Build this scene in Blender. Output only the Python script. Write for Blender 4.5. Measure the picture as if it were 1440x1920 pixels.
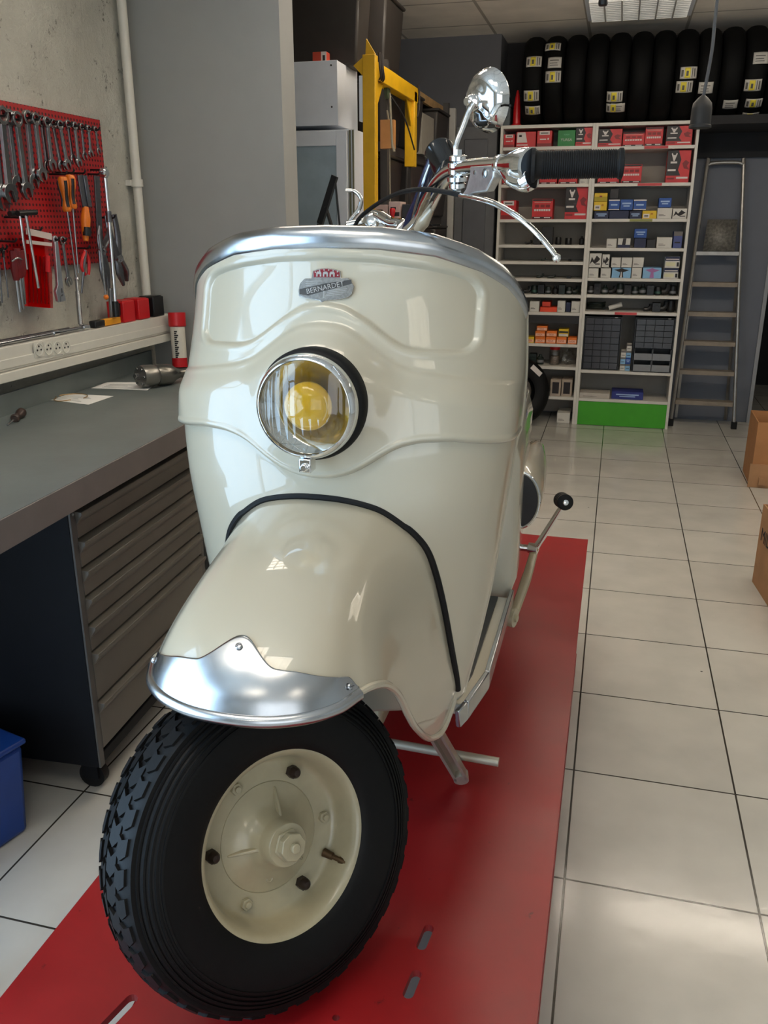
import bpy, bmesh, math, random
import numpy as np
from mathutils import Vector, Matrix
random.seed(7)
S = bpy.context.scene
COL = S.collection
for o in list(bpy.data.objects):
    bpy.data.objects.remove(o)
PI = math.pi

# ------------------------------------------------------------------ camera
CAM_H = 1.37
PITCH = 18.585
YAW = 14.768
F_PX = 1600.0
cam = bpy.data.cameras.new('camera')
cam.sensor_fit = 'VERTICAL'
cam.sensor_height = 36.0
cam.lens = F_PX / 1920 * 36.0
cam.clip_start = 0.05
cam_ob = bpy.data.objects.new('camera', cam)
COL.objects.link(cam_ob)
cam_ob.location = (0, 0, CAM_H)
cam_ob.rotation_euler = (math.radians(90 - PITCH), 0, math.radians(YAW))
S.camera = cam_ob

# ------------------------------------------------------------------ colour management
S.view_settings.view_transform = 'Standard'
S.view_settings.look = 'None'
S.view_settings.gamma = 1
S.view_settings.use_curve_mapping = False
S.view_settings.exposure = 0.0

# ------------------------------------------------------------------ world and daylight
W = bpy.data.worlds.new('world')
S.world = W
W.use_nodes = True
wb = W.node_tree.nodes['Background']
wb.inputs[0].default_value = (0.75, 0.86, 1.0, 1)
wb.inputs[1].default_value = 0.6

def area(name, loc, rot, sx, sy, power, col):
    l = bpy.data.lights.new(name, 'AREA')
    l.shape = 'RECTANGLE'
    l.size, l.size_y = sx, sy
    l.energy = power
    l.color = col
    o = bpy.data.objects.new(name, l)
    COL.objects.link(o)
    o.location = loc
    o.rotation_euler = rot
    return o
# daylight through the big workshop window in the left wall, out of frame beside the bench
DAY_POWER = 92
FRONT_POWER = 30
TUBE_STRENGTH = 10.0
BARE_STRENGTH = 62.0
area('daylight', (-1.98, -0.55, 1.25), (0, math.radians(-90), 0), 2.1, 2.5, DAY_POWER, (0.48, 0.73, 1.0))
# shop front glazing behind the photographer
area('shopfront_daylight', (.9, -3.02, 1.35), (math.radians(90), 0, 0), 2.7, 2.1, FRONT_POWER, (0.9, 0.95, 1.0))
S.cycles.max_bounces = 10
S.cycles.diffuse_bounces = 4
S.cycles.glossy_bounces = 5
S.cycles.transparent_max_bounces = 12
S.cycles.sample_clamp_indirect = 6.0

# ------------------------------------------------------------------ helpers: camera geometry
_p, _y = math.radians(PITCH), math.radians(YAW)
FW = Vector((-math.sin(_y) * math.cos(_p), math.cos(_y) * math.cos(_p), -math.sin(_p)))
RT = Vector((math.cos(_y), math.sin(_y), 0))
UP = RT.cross(FW)
EYE = Vector((0, 0, CAM_H))
def ray(x, y):
    return FW + RT * ((x - 720) / F_PX) - UP * ((y - 960) / F_PX)
def at_y(x, y, Y):          # the point of the plane at depth Y seen at photo position x, y
    d = ray(x, y); return EYE + d * (Y / d.y)
def at_x(x, y, X):
    d = ray(x, y); return EYE + d * (X / d.x)
def at_z(x, y, Z):
    d = ray(x, y); return EYE + d * ((Z - CAM_H) / d.z)

# ------------------------------------------------------------------ helpers: materials
def lin(h):
    if isinstance(h, str):
        h = h.lstrip('#')
        c = [int(h[i:i + 2], 16) / 255 for i in (0, 2, 4)]
    else:
        c = h
    return tuple(v / 12.92 if v <= .04045 else ((v + .055) / 1.055) ** 2.4 for v in c) + (1,)

class NT:
    def __init__(s, m):
        m.use_nodes = True
        s.t = m.node_tree; s.n = s.t.nodes; s.l = s.t.links
        s.b = s.n.get('Principled BSDF')
    def add(s, typ, **kw):
        nd = s.n.new(typ)
        for k, v in kw.items():
            setattr(nd, k, v)
        return nd
    def link(s, a, b): s.l.new(a, b)

def noise_mix(nt, c1, c2, scale, detail=4, lo=.35, hi=.65, rough=.6, coord='Object', dist=0.0):
    tc = nt.add('ShaderNodeTexCoord')
    no = nt.add('ShaderNodeTexNoise')
    no.inputs['Scale'].default_value = scale
    no.inputs['Detail'].default_value = detail
    no.inputs['Roughness'].default_value = rough
    no.inputs['Distortion'].default_value = dist
    nt.link(tc.outputs[coord], no.inputs['Vector'])
    cr = nt.add('ShaderNodeValToRGB')
    cr.color_ramp.elements[0].position = lo
    cr.color_ramp.elements[1].position = hi
    cr.color_ramp.elements[0].color = c1
    cr.color_ramp.elements[1].color = c2
    nt.link(no.outputs['Fac'], cr.inputs['Fac'])
    return cr, no, tc

MATS = {}
def mat(name, col, rough=.5, metal=0.0, coat=0.0, var=.06, vscale=12, bump=0.0, bscale=60, spec=.5, coat_rough=.04, emit=0.0):
    """Principled material whose colour drifts slightly with a noise texture."""
    if name in MATS:
        return MATS[name]
    m = bpy.data.materials.new(name)
    nt = NT(m); b = nt.b
    c = lin(col)
    if var:
        c1 = tuple(v * (1 - var) for v in c[:3]) + (1,)
        c2 = tuple(min(1, v * (1 + var)) for v in c[:3]) + (1,)
        cr, no, tc = noise_mix(nt, c1, c2, vscale)
        nt.link(cr.outputs[0], b.inputs['Base Color'])
    else:
        b.inputs['Base Color'].default_value = c
    b.inputs['Roughness'].default_value = rough
    b.inputs['Metallic'].default_value = metal
    b.inputs['Specular IOR Level'].default_value = spec
    b.inputs['Coat Weight'].default_value = coat
    b.inputs['Coat Roughness'].default_value = coat_rough
    if emit:
        b.inputs['Emission Color'].default_value = c
        b.inputs['Emission Strength'].default_value = emit
    if bump:
        tc = nt.add('ShaderNodeTexCoord'); no = nt.add('ShaderNodeTexNoise')
        no.inputs['Scale'].default_value = bscale; no.inputs['Detail'].default_value = 5
        nt.link(tc.outputs['Object'], no.inputs['Vector'])
        bp = nt.add('ShaderNodeBump'); bp.inputs['Strength'].default_value = bump; bp.inputs['Distance'].default_value = .01
        nt.link(no.outputs['Fac'], bp.inputs['Height']); nt.link(bp.outputs[0], b.inputs['Normal'])
    MATS[name] = m
    return m

# ------------------------------------------------------------------ helpers: meshes
def pipe_points(pts, sub=8):
    """Catmull-Rom through the points."""
    P = [Vector(p) for p in pts]
    if len(P) < 3 or sub <= 1:
        return P
    Q = [P[0] * 2 - P[1]] + P + [P[-1] * 2 - P[-2]]
    out = []
    for i in range(1, len(Q) - 2):
        a, b, c, d = Q[i - 1], Q[i], Q[i + 1], Q[i + 2]
        for k in range(sub):
            t = k / sub
            out.append(.5 * ((2 * b) + (c - a) * t + (2 * a - 5 * b + 4 * c - d) * t * t + (3 * b - a - 3 * c + d) * t ** 3))
    out.append(P[-1])
    return out

def basis(axis):
    a = Vector(axis).normalized()
    h = Vector((0, 0, 1)) if abs(a.z) < .9 else Vector((1, 0, 0))
    u = h.cross(a).normalized()
    return a, u, a.cross(u)

class MB:
    def __init__(s):
        s.v = []; s.f = []; s.mi = []; s.m = 0
    def face(s, idx):
        s.f.append(tuple(idx)); s.mi.append(s.m)
    def add(s, verts, faces):
        o = len(s.v)
        s.v += [Vector(v) for v in verts]
        for f in faces:
            s.face([i + o for i in f])
        return s
    def box(s, lo, hi, M=None):
        (x0, y0, z0), (x1, y1, z1) = lo, hi
        V = [(x0, y0, z0), (x1, y0, z0), (x1, y1, z0), (x0, y1, z0), (x0, y0, z1), (x1, y0, z1), (x1, y1, z1), (x0, y1, z1)]
        if M is not None:
            V = [M @ Vector(v) for v in V]
        return s.add(V, [(0, 3, 2, 1), (4, 5, 6, 7), (0, 1, 5, 4), (1, 2, 6, 5), (2, 3, 7, 6), (3, 0, 4, 7)])
    def beam(s, p0, p1, w, h, up=(0, 0, 1)):
        p0, p1 = Vector(p0), Vector(p1)
        d = (p1 - p0).normalized(); u = Vector(up)
        r = d.cross(u).normalized(); u = r.cross(d)
        V = []
        for p in (p0, p1):
            for a, b in ((-1, -1), (1, -1), (1, 1), (-1, 1)):
                V.append(p + r * (a * w / 2) + u * (b * h / 2))
        return s.add(V, [(0, 1, 2, 3), (7, 6, 5, 4), (0, 4, 5, 1), (1, 5, 6, 2), (2, 6, 7, 3), (3, 7, 4, 0)])
    def rings(s, R, cap0=True, cap1=True, close=True):
        n = len(R[0]); o = len(s.v)
        for r in R:
            s.v += [Vector(p) for p in r]
        for i in range(len(R) - 1):
            for j in range(n if close else n - 1):
                k = (j + 1) % n
                s.face((o + i * n + j, o + i * n + k, o + (i + 1) * n + k, o + (i + 1) * n + j))
        if cap0: s.face([o + j for j in range(n)][::-1])
        if cap1: s.face([o + (len(R) - 1) * n + j for j in range(n)])
        return s
    def cyl(s, p0, p1, r0, r1=None, n=20, cap=True):
        p0, p1 = Vector(p0), Vector(p1)
        r1 = r0 if r1 is None else r1
        a, u, w = basis(p1 - p0)
        R = [[p + u * (r * math.cos(2 * PI * j / n)) + w * (r * math.sin(2 * PI * j / n)) for j in range(n)] for p, r in ((p0, r0), (p1, r1))]
        return s.rings(R, cap, cap)
    def tube(s, pts, r, n=10, sub=8, flat=1.0):
        P = pipe_points(pts, sub)
        m = len(P)
        rr = [r] * m if not isinstance(r, (list, tuple)) else list(np.interp(np.linspace(0, 1, m), np.linspace(0, 1, len(r)), r))
        t0 = (P[1] - P[0]).normalized()
        a, u, w = basis(t0)
        R = []
        for i in range(m):
            t = (P[min(i + 1, m - 1)] - P[max(i - 1, 0)]).normalized()
            u = (u - t * u.dot(t)).normalized()
            w = t.cross(u)
            R.append([P[i] + u * (rr[i] * math.cos(2 * PI * j / n)) + w * (rr[i] * flat * math.sin(2 * PI * j / n)) for j in range(n)])
        return s.rings(R)
    def lathe(s, prof, origin=(0, 0, 0), axis=(0, 0, 1), n=48, closed=False, cap=True):
        a, u, w = basis(axis); o = Vector(origin)
        R = []
        for r, h in prof:
            r = max(r, 1e-5)
            R.append([o + a * h + u * (r * math.cos(2 * PI * j / n)) + w * (r * math.sin(2 * PI * j / n)) for j in range(n)])
        if closed:
            R.append(R[0]); return s.rings(R, False, False)
        return s.rings(R, cap and prof[0][0] > 1e-4, cap and prof[-1][0] > 1e-4)
    def prism(s, outline, M, t):
        """outline in local xy, extruded from z=0 to z=t, placed by matrix M"""
        n = len(outline)
        V = [M @ Vector((x, y, 0)) for x, y in outline] + [M @ Vector((x, y, t)) for x, y in outline]
        return s.add(V, [tuple(range(n))[::-1], tuple(range(n, 2 * n))] + [(i, (i + 1) % n, n + (i + 1) % n, n + i) for i in range(n)])
    def sphere(s, c, r, n=20, m=12, sc=(1, 1, 1)):
        c = Vector(c)
        R = []
        for i in range(m + 1):
            th = PI * i / m
            rr = max(math.sin(th), 1e-4)
            R.append([c + Vector((r * sc[0] * rr * math.cos(2 * PI * j / n), r * sc[1] * rr * math.sin(2 * PI * j / n), -r * sc[2] * math.cos(th))) for j in range(n)])
        return s.rings(R, False, False)
    def grid(s, fn, nu, nv):
        o = len(s.v)
        for i in range(nu + 1):
            for j in range(nv + 1):
                s.v.append(Vector(fn(i / nu, j / nv)))
        for i in range(nu):
            for j in range(nv):
                a = o + i * (nv + 1) + j
                s.face((a, a + nv + 1, a + nv + 2, a + 1))
        return s
    def text(s, body, M, size, depth=.0006):
        c = bpy.data.curves.new('t', 'FONT'); c.body = body; c.size = size; c.extrude = depth / 2
        c.align_x = 'CENTER'; c.align_y = 'CENTER'; c.resolution_u = 2
        o = bpy.data.objects.new('t', c); COL.objects.link(o)
        dg = bpy.context.evaluated_depsgraph_get(); dg.update()
        me = o.evaluated_get(dg).to_mesh()
        s.add([M @ v.co for v in me.vertices], [tuple(p.vertices) for p in me.polygons])
        o.evaluated_get(dg).to_mesh_clear()
        bpy.data.objects.remove(o); bpy.data.curves.remove(c)
        return s
    def build(s, name, mats, parent=None, bev=0.0, solid=0.0, sub=0, angle=35, loc=None, merge=False, seg=2):
        if not isinstance(mats, (list, tuple)):
            mats = [mats]
        if parent is not None:
            sh = world_loc(parent)
        elif loc is not None:
            sh = Vector(loc)
        else:
            xs = [v.x for v in s.v]; ys = [v.y for v in s.v]; zs = [v.z for v in s.v]
            sh = Vector(((min(xs) + max(xs)) / 2, (min(ys) + max(ys)) / 2, min(zs)))
        me = bpy.data.meshes.new(name)
        me.from_pydata([v - sh for v in s.v], [], s.f)
        for m in mats:
            me.materials.append(m)
        me.polygons.foreach_set('material_index', s.mi)
        bm = bmesh.new(); bm.from_mesh(me)
        if merge:
            bmesh.ops.remove_doubles(bm, verts=bm.verts, dist=merge if merge is not True else 1e-5)
        bmesh.ops.recalc_face_normals(bm, faces=bm.faces)
        bm.to_mesh(me); bm.free()
        me.polygons.foreach_set('use_smooth', [True] * len(me.polygons))
        me.set_sharp_from_angle(angle=math.radians(angle))
        me.update()
        o = bpy.data.objects.new(name, me)
        COL.objects.link(o)
        if parent is not None:
            o.parent = parent
        else:
            o.location = sh
        if solid:
            md = o.modifiers.new('solid', 'SOLIDIFY'); md.thickness = solid; md.offset = -1
        if bev:
            md = o.modifiers.new('bevel', 'BEVEL'); md.width = bev; md.segments = seg; md.limit_method = 'ANGLE'; md.angle_limit = math.radians(40)
        if sub:
            md = o.modifiers.new('sub', 'SUBSURF'); md.levels = sub; md.render_levels = sub
        return o

def world_loc(o):
    v = Vector((0, 0, 0))
    while o is not None:
        v = v + o.location; o = o.parent
    return v
def tag(o, label, cat, group=None, kind=None):
    if label: o['label'] = label
    if cat: o['category'] = cat
    if group: o['group'] = group
    if kind: o['kind'] = kind
    return o
def thing(name, label, cat, loc=(0, 0, 0), group=None):
    o = bpy.data.objects.new(name, None)
    o.empty_display_size = .05
    COL.objects.link(o); o.location = loc
    return tag(o, label, cat, group)
def struct(name, mb, m, **kw):
    o = mb.build(name, m, **kw); o['kind'] = 'structure'; return o
def dup(root, loc, label, group=None):
    r = root.copy(); COL.objects.link(r); r.location = loc; r['label'] = label
    if group: r['group'] = group
    for ch in list(root.children):
        c = ch.copy(); COL.objects.link(c); c.parent = r
        for g in list(ch.children):
            d = g.copy(); COL.objects.link(d); d.parent = c
    return r
def frame(o, x, y, z=None):
    """matrix from origin and x,y axes"""
    x = Vector(x).normalized(); y = Vector(y); y = (y - x * y.dot(x)).normalized(); z = x.cross(y)
    M = Matrix.Identity(4)
    for i in range(3):
        M[i][0], M[i][1], M[i][2], M[i][3] = x[i], y[i], z[i], o[i]
    return M
FRONT = lambda o: frame(o, (1, 0, 0), (0, 0, 1))       # local z faces the viewer (-Y)

# ------------------------------------------------------------------ materials
def tile_mat(name, bw, bh, ox, oy, c1, c2, cg, mortar, rough, coat=0.0, speck=True):
    m = bpy.data.materials.new(name); nt = NT(m)
    tc = nt.add('ShaderNodeTexCoord'); mp = nt.add('ShaderNodeMapping')
    mp.inputs['Location'].default_value = (ox, oy, 0)
    br = nt.add('ShaderNodeTexBrick'); br.offset = 0; br.squash = 1
    br.inputs['Scale'].default_value = 1
    br.inputs['Brick Width'].default_value = bw; br.inputs['Row Height'].default_value = bh
    br.inputs['Mortar Size'].default_value = mortar; br.inputs['Mortar Smooth'].default_value = .3
    br.inputs['Color1'].default_value = c1; br.inputs['Color2'].default_value = c2; br.inputs['Mortar'].default_value = cg
    geo = nt.add('ShaderNodeNewGeometry')
    nt.link(geo.outputs['Position'], mp.inputs['Vector']); nt.link(mp.outputs[0], br.inputs['Vector'])
    no = nt.add('ShaderNodeTexNoise'); no.inputs['Scale'].default_value = 5; no.inputs['Detail'].default_value = 6
    nt.link(geo.outputs['Position'], no.inputs['Vector'])
    cr = nt.add('ShaderNodeValToRGB')
    cr.color_ramp.elements[0].color = (.86, .86, .86, 1); cr.color_ramp.elements[0].position = .3
    cr.color_ramp.elements[1].color = (1, 1, 1, 1); cr.color_ramp.elements[1].position = .65
    nt.link(no.outputs['Fac'], cr.inputs['Fac'])
    mx = nt.add('ShaderNodeMix', data_type='RGBA', blend_type='MULTIPLY'); mx.inputs[0].default_value = 1
    nt.link(br.outputs['Color'], mx.inputs[6]); nt.link(cr.outputs[0], mx.inputs[7])
    out = mx.outputs[2]
    if speck:
        vo = nt.add('ShaderNodeTexVoronoi'); vo.inputs['Scale'].default_value = 9
        nt.link(geo.outputs['Position'], vo.inputs['Vector'])
        lt = nt.add('ShaderNodeMath', operation='LESS_THAN'); lt.inputs[1].default_value = .035
        nt.link(vo.outputs['Distance'], lt.inputs[0])
        no2 = nt.add('ShaderNodeTexNoise'); no2.inputs['Scale'].default_value = 2.2
        nt.link(geo.outputs['Position'], no2.inputs['Vector'])
        gt = nt.add('ShaderNodeMath', operation='GREATER_THAN'); gt.inputs[1].default_value = .56
        nt.link(no2.outputs['Fac'], gt.inputs[0])
        ml = nt.add('ShaderNodeMath', operation='MULTIPLY'); nt.link(lt.outputs[0], ml.inputs[0]); nt.link(gt.outputs[0], ml.inputs[1])
        ml2 = nt.add('ShaderNodeMath', operation='MULTIPLY'); ml2.inputs[1].default_value = .8; nt.link(ml.outputs[0], ml2.inputs[0])
        m2 = nt.add('ShaderNodeMix', data_type='RGBA'); nt.link(ml2.outputs[0], m2.inputs[0]); nt.link(out, m2.inputs[6]); m2.inputs[7].default_value = (.03, .03, .03, 1)
        out = m2.outputs[2]
    nt.link(out, nt.b.inputs['Base Color'])
    rr = nt.add('ShaderNodeMapRange'); rr.inputs['To Min'].default_value = rough * .7; rr.inputs['To Max'].default_value = rough * 1.4
    nt.link(no.outputs['Fac'], rr.inputs['Value']); nt.link(rr.outputs[0], nt.b.inputs['Roughness'])
    bp = nt.add('ShaderNodeBump'); bp.inputs['Strength'].default_value = .35; bp.inputs['Distance'].default_value = .002; bp.invert = True
    nt.link(br.outputs['Fac'], bp.inputs['Height'])
    no3 = nt.add('ShaderNodeTexNoise'); no3.inputs['Scale'].default_value = 14; no3.inputs['Detail'].default_value = 3
    nt.link(geo.outputs['Position'], no3.inputs['Vector'])
    bp2 = nt.add('ShaderNodeBump'); bp2.inputs['Strength'].default_value = .06; bp2.inputs['Distance'].default_value = .01
    nt.link(no3.outputs['Fac'], bp2.inputs['Height']); nt.link(bp.outputs[0], bp2.inputs['Normal'])
    nt.link(bp2.outputs[0], nt.b.inputs['Normal'])
    return m

def concrete_mat():
    m = bpy.data.materials.new('rough_concrete'); nt = NT(m)
    cr, no, tc = noise_mix(nt, lin('#b3b0a4'), lin('#d3d0c4'), 3.5, 8, .3, .7)
    n2 = nt.add('ShaderNodeTexNoise'); n2.inputs['Scale'].default_value = 22; n2.inputs['Detail'].default_value = 6; n2.inputs['Roughness'].default_value = .75
    nt.link(tc.outputs['Object'], n2.inputs['Vector'])
    c2 = nt.add('ShaderNodeValToRGB'); c2.color_ramp.elements[0].position = .33; c2.color_ramp.elements[1].position = .39
    c2.color_ramp.elements[0].color = (.16, .15, .13, 1); c2.color_ramp.elements[1].color = (1, 1, 1, 1)
    nt.link(n2.outputs['Fac'], c2.inputs['Fac'])
    mx = nt.add('ShaderNodeMix', data_type='RGBA', blend_type='MULTIPLY'); mx.inputs[0].default_value = .8
    nt.link(cr.outputs[0], mx.inputs[6]); nt.link(c2.outputs[0], mx.inputs[7]); nt.link(mx.outputs[2], nt.b.inputs['Base Color'])
    nt.b.inputs['Roughness'].default_value = .9
    n3 = nt.add('ShaderNodeTexNoise'); n3.inputs['Scale'].default_value = 9; n3.inputs['Detail'].default_value = 9; n3.inputs['Roughness'].default_value = .7
    nt.link(tc.outputs['Object'], n3.inputs['Vector'])
    bp = nt.add('ShaderNodeBump'); bp.inputs['Strength'].default_value = .8; bp.inputs['Distance'].default_value = .04
    nt.link(n3.outputs['Fac'], bp.inputs['Height']); nt.link(bp.outputs[0], nt.b.inputs['Normal'])
    return m

def peg_mat():
    m = bpy.data.materials.new('red_perforated_steel'); nt = NT(m)
    geo = nt.add('ShaderNodeNewGeometry')
    vm = nt.add('ShaderNodeVectorMath', operation='SCALE'); vm.inputs['Scale'].default_value = 62
    nt.link(geo.outputs['Position'], vm.inputs[0])
    fr = nt.add('ShaderNodeVectorMath', operation='FRACTION'); nt.link(vm.outputs[0], fr.inputs[0])
    sb = nt.add('ShaderNodeVectorMath', operation='SUBTRACT'); sb.inputs[1].default_value = (.5, .5, .5); nt.link(fr.outputs[0], sb.inputs[0])
    mu = nt.add('ShaderNodeVectorMath', operation='MULTIPLY'); mu.inputs[1].default_value = (0, 1, 1); nt.link(sb.outputs[0], mu.inputs[0])
    ln = nt.add('ShaderNodeVectorMath', operation='LENGTH'); nt.link(mu.outputs[0], ln.inputs[0])
    lt = nt.add('ShaderNodeMath', operation='LESS_THAN'); lt.inputs[1].default_value = .26; nt.link(ln.outputs['Value'], lt.inputs[0])
    mx = nt.add('ShaderNodeMix', data_type='RGBA'); nt.link(lt.outputs[0], mx.inputs[0])
    mx.inputs[6].default_value = lin('#a8161b'); mx.inputs[7].default_value = lin('#3a0709')
    nt.link(mx.outputs[2], nt.b.inputs['Base Color']); nt.b.inputs['Roughness'].default_value = .45
    return m

def worn_red_mat():
    m = bpy.data.materials.new('worn_red_steel'); nt = NT(m)
    cr, no, tc = noise_mix(nt, lin('#7e0c11'), lin('#951418'), 4, 6, .3, .7)
    n2 = nt.add('ShaderNodeTexNoise'); n2.inputs['Scale'].default_value = 26; n2.inputs['Detail'].default_value = 7; n2.inputs['Roughness'].default_value = .7
    nt.link(tc.outputs['Object'], n2.inputs['Vector'])
    c2 = nt.add('ShaderNodeValToRGB'); c2.color_ramp.elements[0].position = .28; c2.color_ramp.elements[1].position = .35
    c2.color_ramp.elements[0].color = (.12, .08, .08, 1); c2.color_ramp.elements[1].color = (1, 1, 1, 1)
    nt.link(n2.outputs['Fac'], c2.inputs['Fac'])
    mx = nt.add('ShaderNodeMix', data_type='RGBA', blend_type='MULTIPLY'); mx.inputs[0].default_value = .7
    nt.link(cr.outputs[0], mx.inputs[6]); nt.link(c2.outputs[0], mx.inputs[7]); nt.link(mx.outputs[2], nt.b.inputs['Base Color'])
    rr = nt.add('ShaderNodeMapRange'); rr.inputs['To Min'].default_value = .25; rr.inputs['To Max'].default_value = .5
    nt.link(no.outputs['Fac'], rr.inputs['Value']); nt.link(rr.outputs[0], nt.b.inputs['Roughness'])
    return m

def brushed_alu():
    m = bpy.data.materials.new('polished_aluminium'); nt = NT(m)
    nt.b.inputs['Metallic'].default_value = 1
    cr, no, tc = noise_mix(nt, lin('#a9abae'), lin('#c4c6c8'), 9, 5, .3, .7)
    nt.link(cr.outputs[0], nt.b.inputs['Base Color'])
    n2 = nt.add('ShaderNodeTexNoise'); n2.inputs['Scale'].default_value = 70; n2.inputs['Detail'].default_value = 4
    nt.link(tc.outputs['Object'], n2.inputs['Vector'])
    rr = nt.add('ShaderNodeMapRange'); rr.inputs['To Min'].default_value = .17; rr.inputs['To Max'].default_value = .3
    nt.link(n2.outputs['Fac'], rr.inputs['Value']); nt.link(rr.outputs[0], nt.b.inputs['Roughness'])
    return m

def clear_mat(name, tint=(1, 1, 1, 1), gloss=.12, wav=0.0):
    m = bpy.data.materials.new(name); nt = NT(m)
    nt.n.remove(nt.b)
    out = nt.n['Material Output']
    tr = nt.add('ShaderNodeBsdfTransparent'); tr.inputs[0].default_value = tint
    gl = nt.add('ShaderNodeBsdfGlossy'); gl.inputs['Roughness'].default_value = .02
    fr = nt.add('ShaderNodeFresnel'); fr.inputs['IOR'].default_value = 1.5
    ad = nt.add('ShaderNodeMath', operation='ADD'); ad.inputs[1].default_value = gloss; ad.use_clamp = True
    geo = nt.add('ShaderNodeNewGeometry')
    inv = nt.add('ShaderNodeMath', operation='SUBTRACT'); inv.inputs[0].default_value = 1; nt.link(geo.outputs['Backfacing'], inv.inputs[1])
    ml = nt.add('ShaderNodeMath', operation='MULTIPLY'); nt.link(fr.outputs[0], ml.inputs[0]); nt.link(inv.outputs[0], ml.inputs[1])
    nt.link(ml.outputs[0], ad.inputs[0])
    mx = nt.add('ShaderNodeMixShader'); nt.link(ad.outputs[0], mx.inputs[0]); nt.link(tr.outputs[0], mx.inputs[1]); nt.link(gl.outputs[0], mx.inputs[2])
    nt.link(mx.outputs[0], out.inputs['Surface'])
    if wav:
        tc = nt.add('ShaderNodeTexCoord'); n = nt.add('ShaderNodeTexNoise'); n.inputs['Scale'].default_value = wav
        nt.link(tc.outputs['Object'], n.inputs['Vector']); bp = nt.add('ShaderNodeBump'); bp.inputs['Strength'].default_value = .5; bp.inputs['Distance'].default_value = .02
        nt.link(n.outputs['Fac'], bp.inputs['Height']); nt.link(bp.outputs[0], gl.inputs['Normal']); nt.link(bp.outputs[0], fr.inputs['Normal'])
    MATS[name] = m
    return m

FLOOR_M = tile_mat('glazed_floor_tile', .4015, .411, 0.004, -.348, lin('#c9c6bd'), lin('#c3c0b7'), lin('#3a362f'), .0028, .14)
CEIL_M = tile_mat('ceiling_tile', .6, .6, .3, 0, lin('#f3ece1'), lin('#f0e9de'), lin('#b0a99e'), .011, .9, speck=False)
CONC = concrete_mat(); PEG = peg_mat(); RED = worn_red_mat(); ALU = brushed_alu()
CREAM = mat('cream_enamel', '#b7ae99', .32, coat=1.0, var=.015, vscale=2, coat_rough=.025)
CREAM_M = mat('cream_wheel_paint', '#a99f82', .34, coat=.5, var=.05, vscale=25, coat_rough=.12)
CHROME = mat('chrome', '#e6e7e8', .05, 1, var=.01)
STEEL = mat('tool_steel', '#a5a6a8', .24, 1, var=.12, vscale=40)
DSTEEL = mat('dark_steel', '#74757a', .35, 1, var=.15, vscale=40)
RUBBER = mat('black_rubber', '#0f0e0e', .6, spec=.3, var=.2, vscale=30, bump=.05, bscale=90)
TYREM = mat('tyre_rubber', '#090808', .55, spec=.22, var=.2, vscale=14, bump=.04, bscale=120)
BLACK = mat('black_plastic', '#121213', .4, var=.15)
BLACKG = mat('gloss_black', '#0b0b0d', .12, coat=.5, var=.05)
GREYW = mat('grey_wall_paint', '#9a9b98', .7, var=.04, vscale=3, bump=.05, bscale=40)
DGREYW = mat('dark_grey_wall_paint', '#54555a', .75, var=.05, vscale=3)
BLUEW = mat('blue_grey_wall_paint', '#62666f', .7, var=.05, vscale=3)
BLACKW = mat('black_wall_paint', '#17171a', .8, var=.1)
WHITEW = mat('white_wall_paint', '#dedbd4', .8, var=.04, vscale=3)
WHITEL = mat('white_laminate', '#d6d1c8', .45, var=.02)
SHELFB = mat('shelf_back_board', '#a39c92', .7, var=.06, vscale=4)
WHITEP = mat('white_lacquer', '#e6ecf5', .35, var=.02)
PVC = mat('white_plastic_trunking', '#d5d1c6', .4, var=.03)
BENCH = mat('grey_bench_top', '#686f6d', .36, var=.1, vscale=5, bump=.02)
BENCHE = mat('bench_edge_grey', '#6d6663', .5, var=.06)
CABD = mat('charcoal_cabinet_steel', '#121317', .6, spec=.2, var=.08)
DRAW = mat('grey_drawer_front', '#625d55', .42, var=.06, vscale=8)
YEL = mat('yellow_steel_paint', '#d8a60c', .42, var=.08, vscale=10)
ORANGE = mat('orange_plastic', '#e0761c', .4, var=.05)
REDP = mat('red_plastic', '#c5161d', .35, var=.05)
BLUEP = mat('blue_plastic', '#163f8c', .45, var=.06)
GREENP = mat('green_panel', '#3f9e1f', .5, var=.04)
WOOD = mat('pale_wood', '#a8875a', .6, var=.15, vscale=20)
CARD = mat('brown_cardboard', '#a97f5a', .8, var=.08, vscale=9)
PAPER = mat('white_paper', '#e6e4df', .8, var=.02)
BIN = mat('black_storage_plastic', '#2b2724', .5, var=.1)
RODALU = mat('ladder_aluminium', '#9b968f', .38, .85, var=.1, vscale=20)
TREADS = mat('ladder_tread', '#8a7f72', .6, .3, var=.1)
CBLUE = mat('blue_carton', '#1d4b97', .5, var=.05)
CNAVY = mat('navy_carton', '#151d40', .5, var=.08)
CYEL = mat('yellow_carton', '#d9b41a', .5, var=.05)
CWHITE = mat('white_carton', '#cfccc4', .6, var=.04)
CRED = mat('red_carton', '#c11a1f', .45, var=.05)
CGREEN = mat('green_carton', '#167a35', .5, var=.05)
CLBLUE = mat('light_blue_carton', '#86b4d8', .55, var=.05)
CORG = mat('orange_carton', '#e2741f', .5, var=.06)
CDARK = mat('dark_carton', '#1b1818', .5, var=.08)
CBEIGE = mat('beige_carton', '#a8998a', .6, var=.06)
INK = mat('dark_ink', '#2a2626', .7, var=.03)
LEMON = mat('label_yellow', '#d8c63c', .6, var=.08)
TUBEOFF = mat('dim_fluorescent_light', '#f2efe6', .5, var=.01, emit=.42)
TUBEM = mat('fluorescent_light', '#fff3e2', .5, var=.01, emit=TUBE_STRENGTH)
LENSG = clear_mat('headlamp_glass', (.97, .97, .95, 1), .05)
CLEARP = clear_mat('clear_plastic', (.86, .84, .82, 1), .1, 60)
REDFILM = clear_mat('red_tinted_film', (.95, .40, .38, 1), .03)
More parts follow.
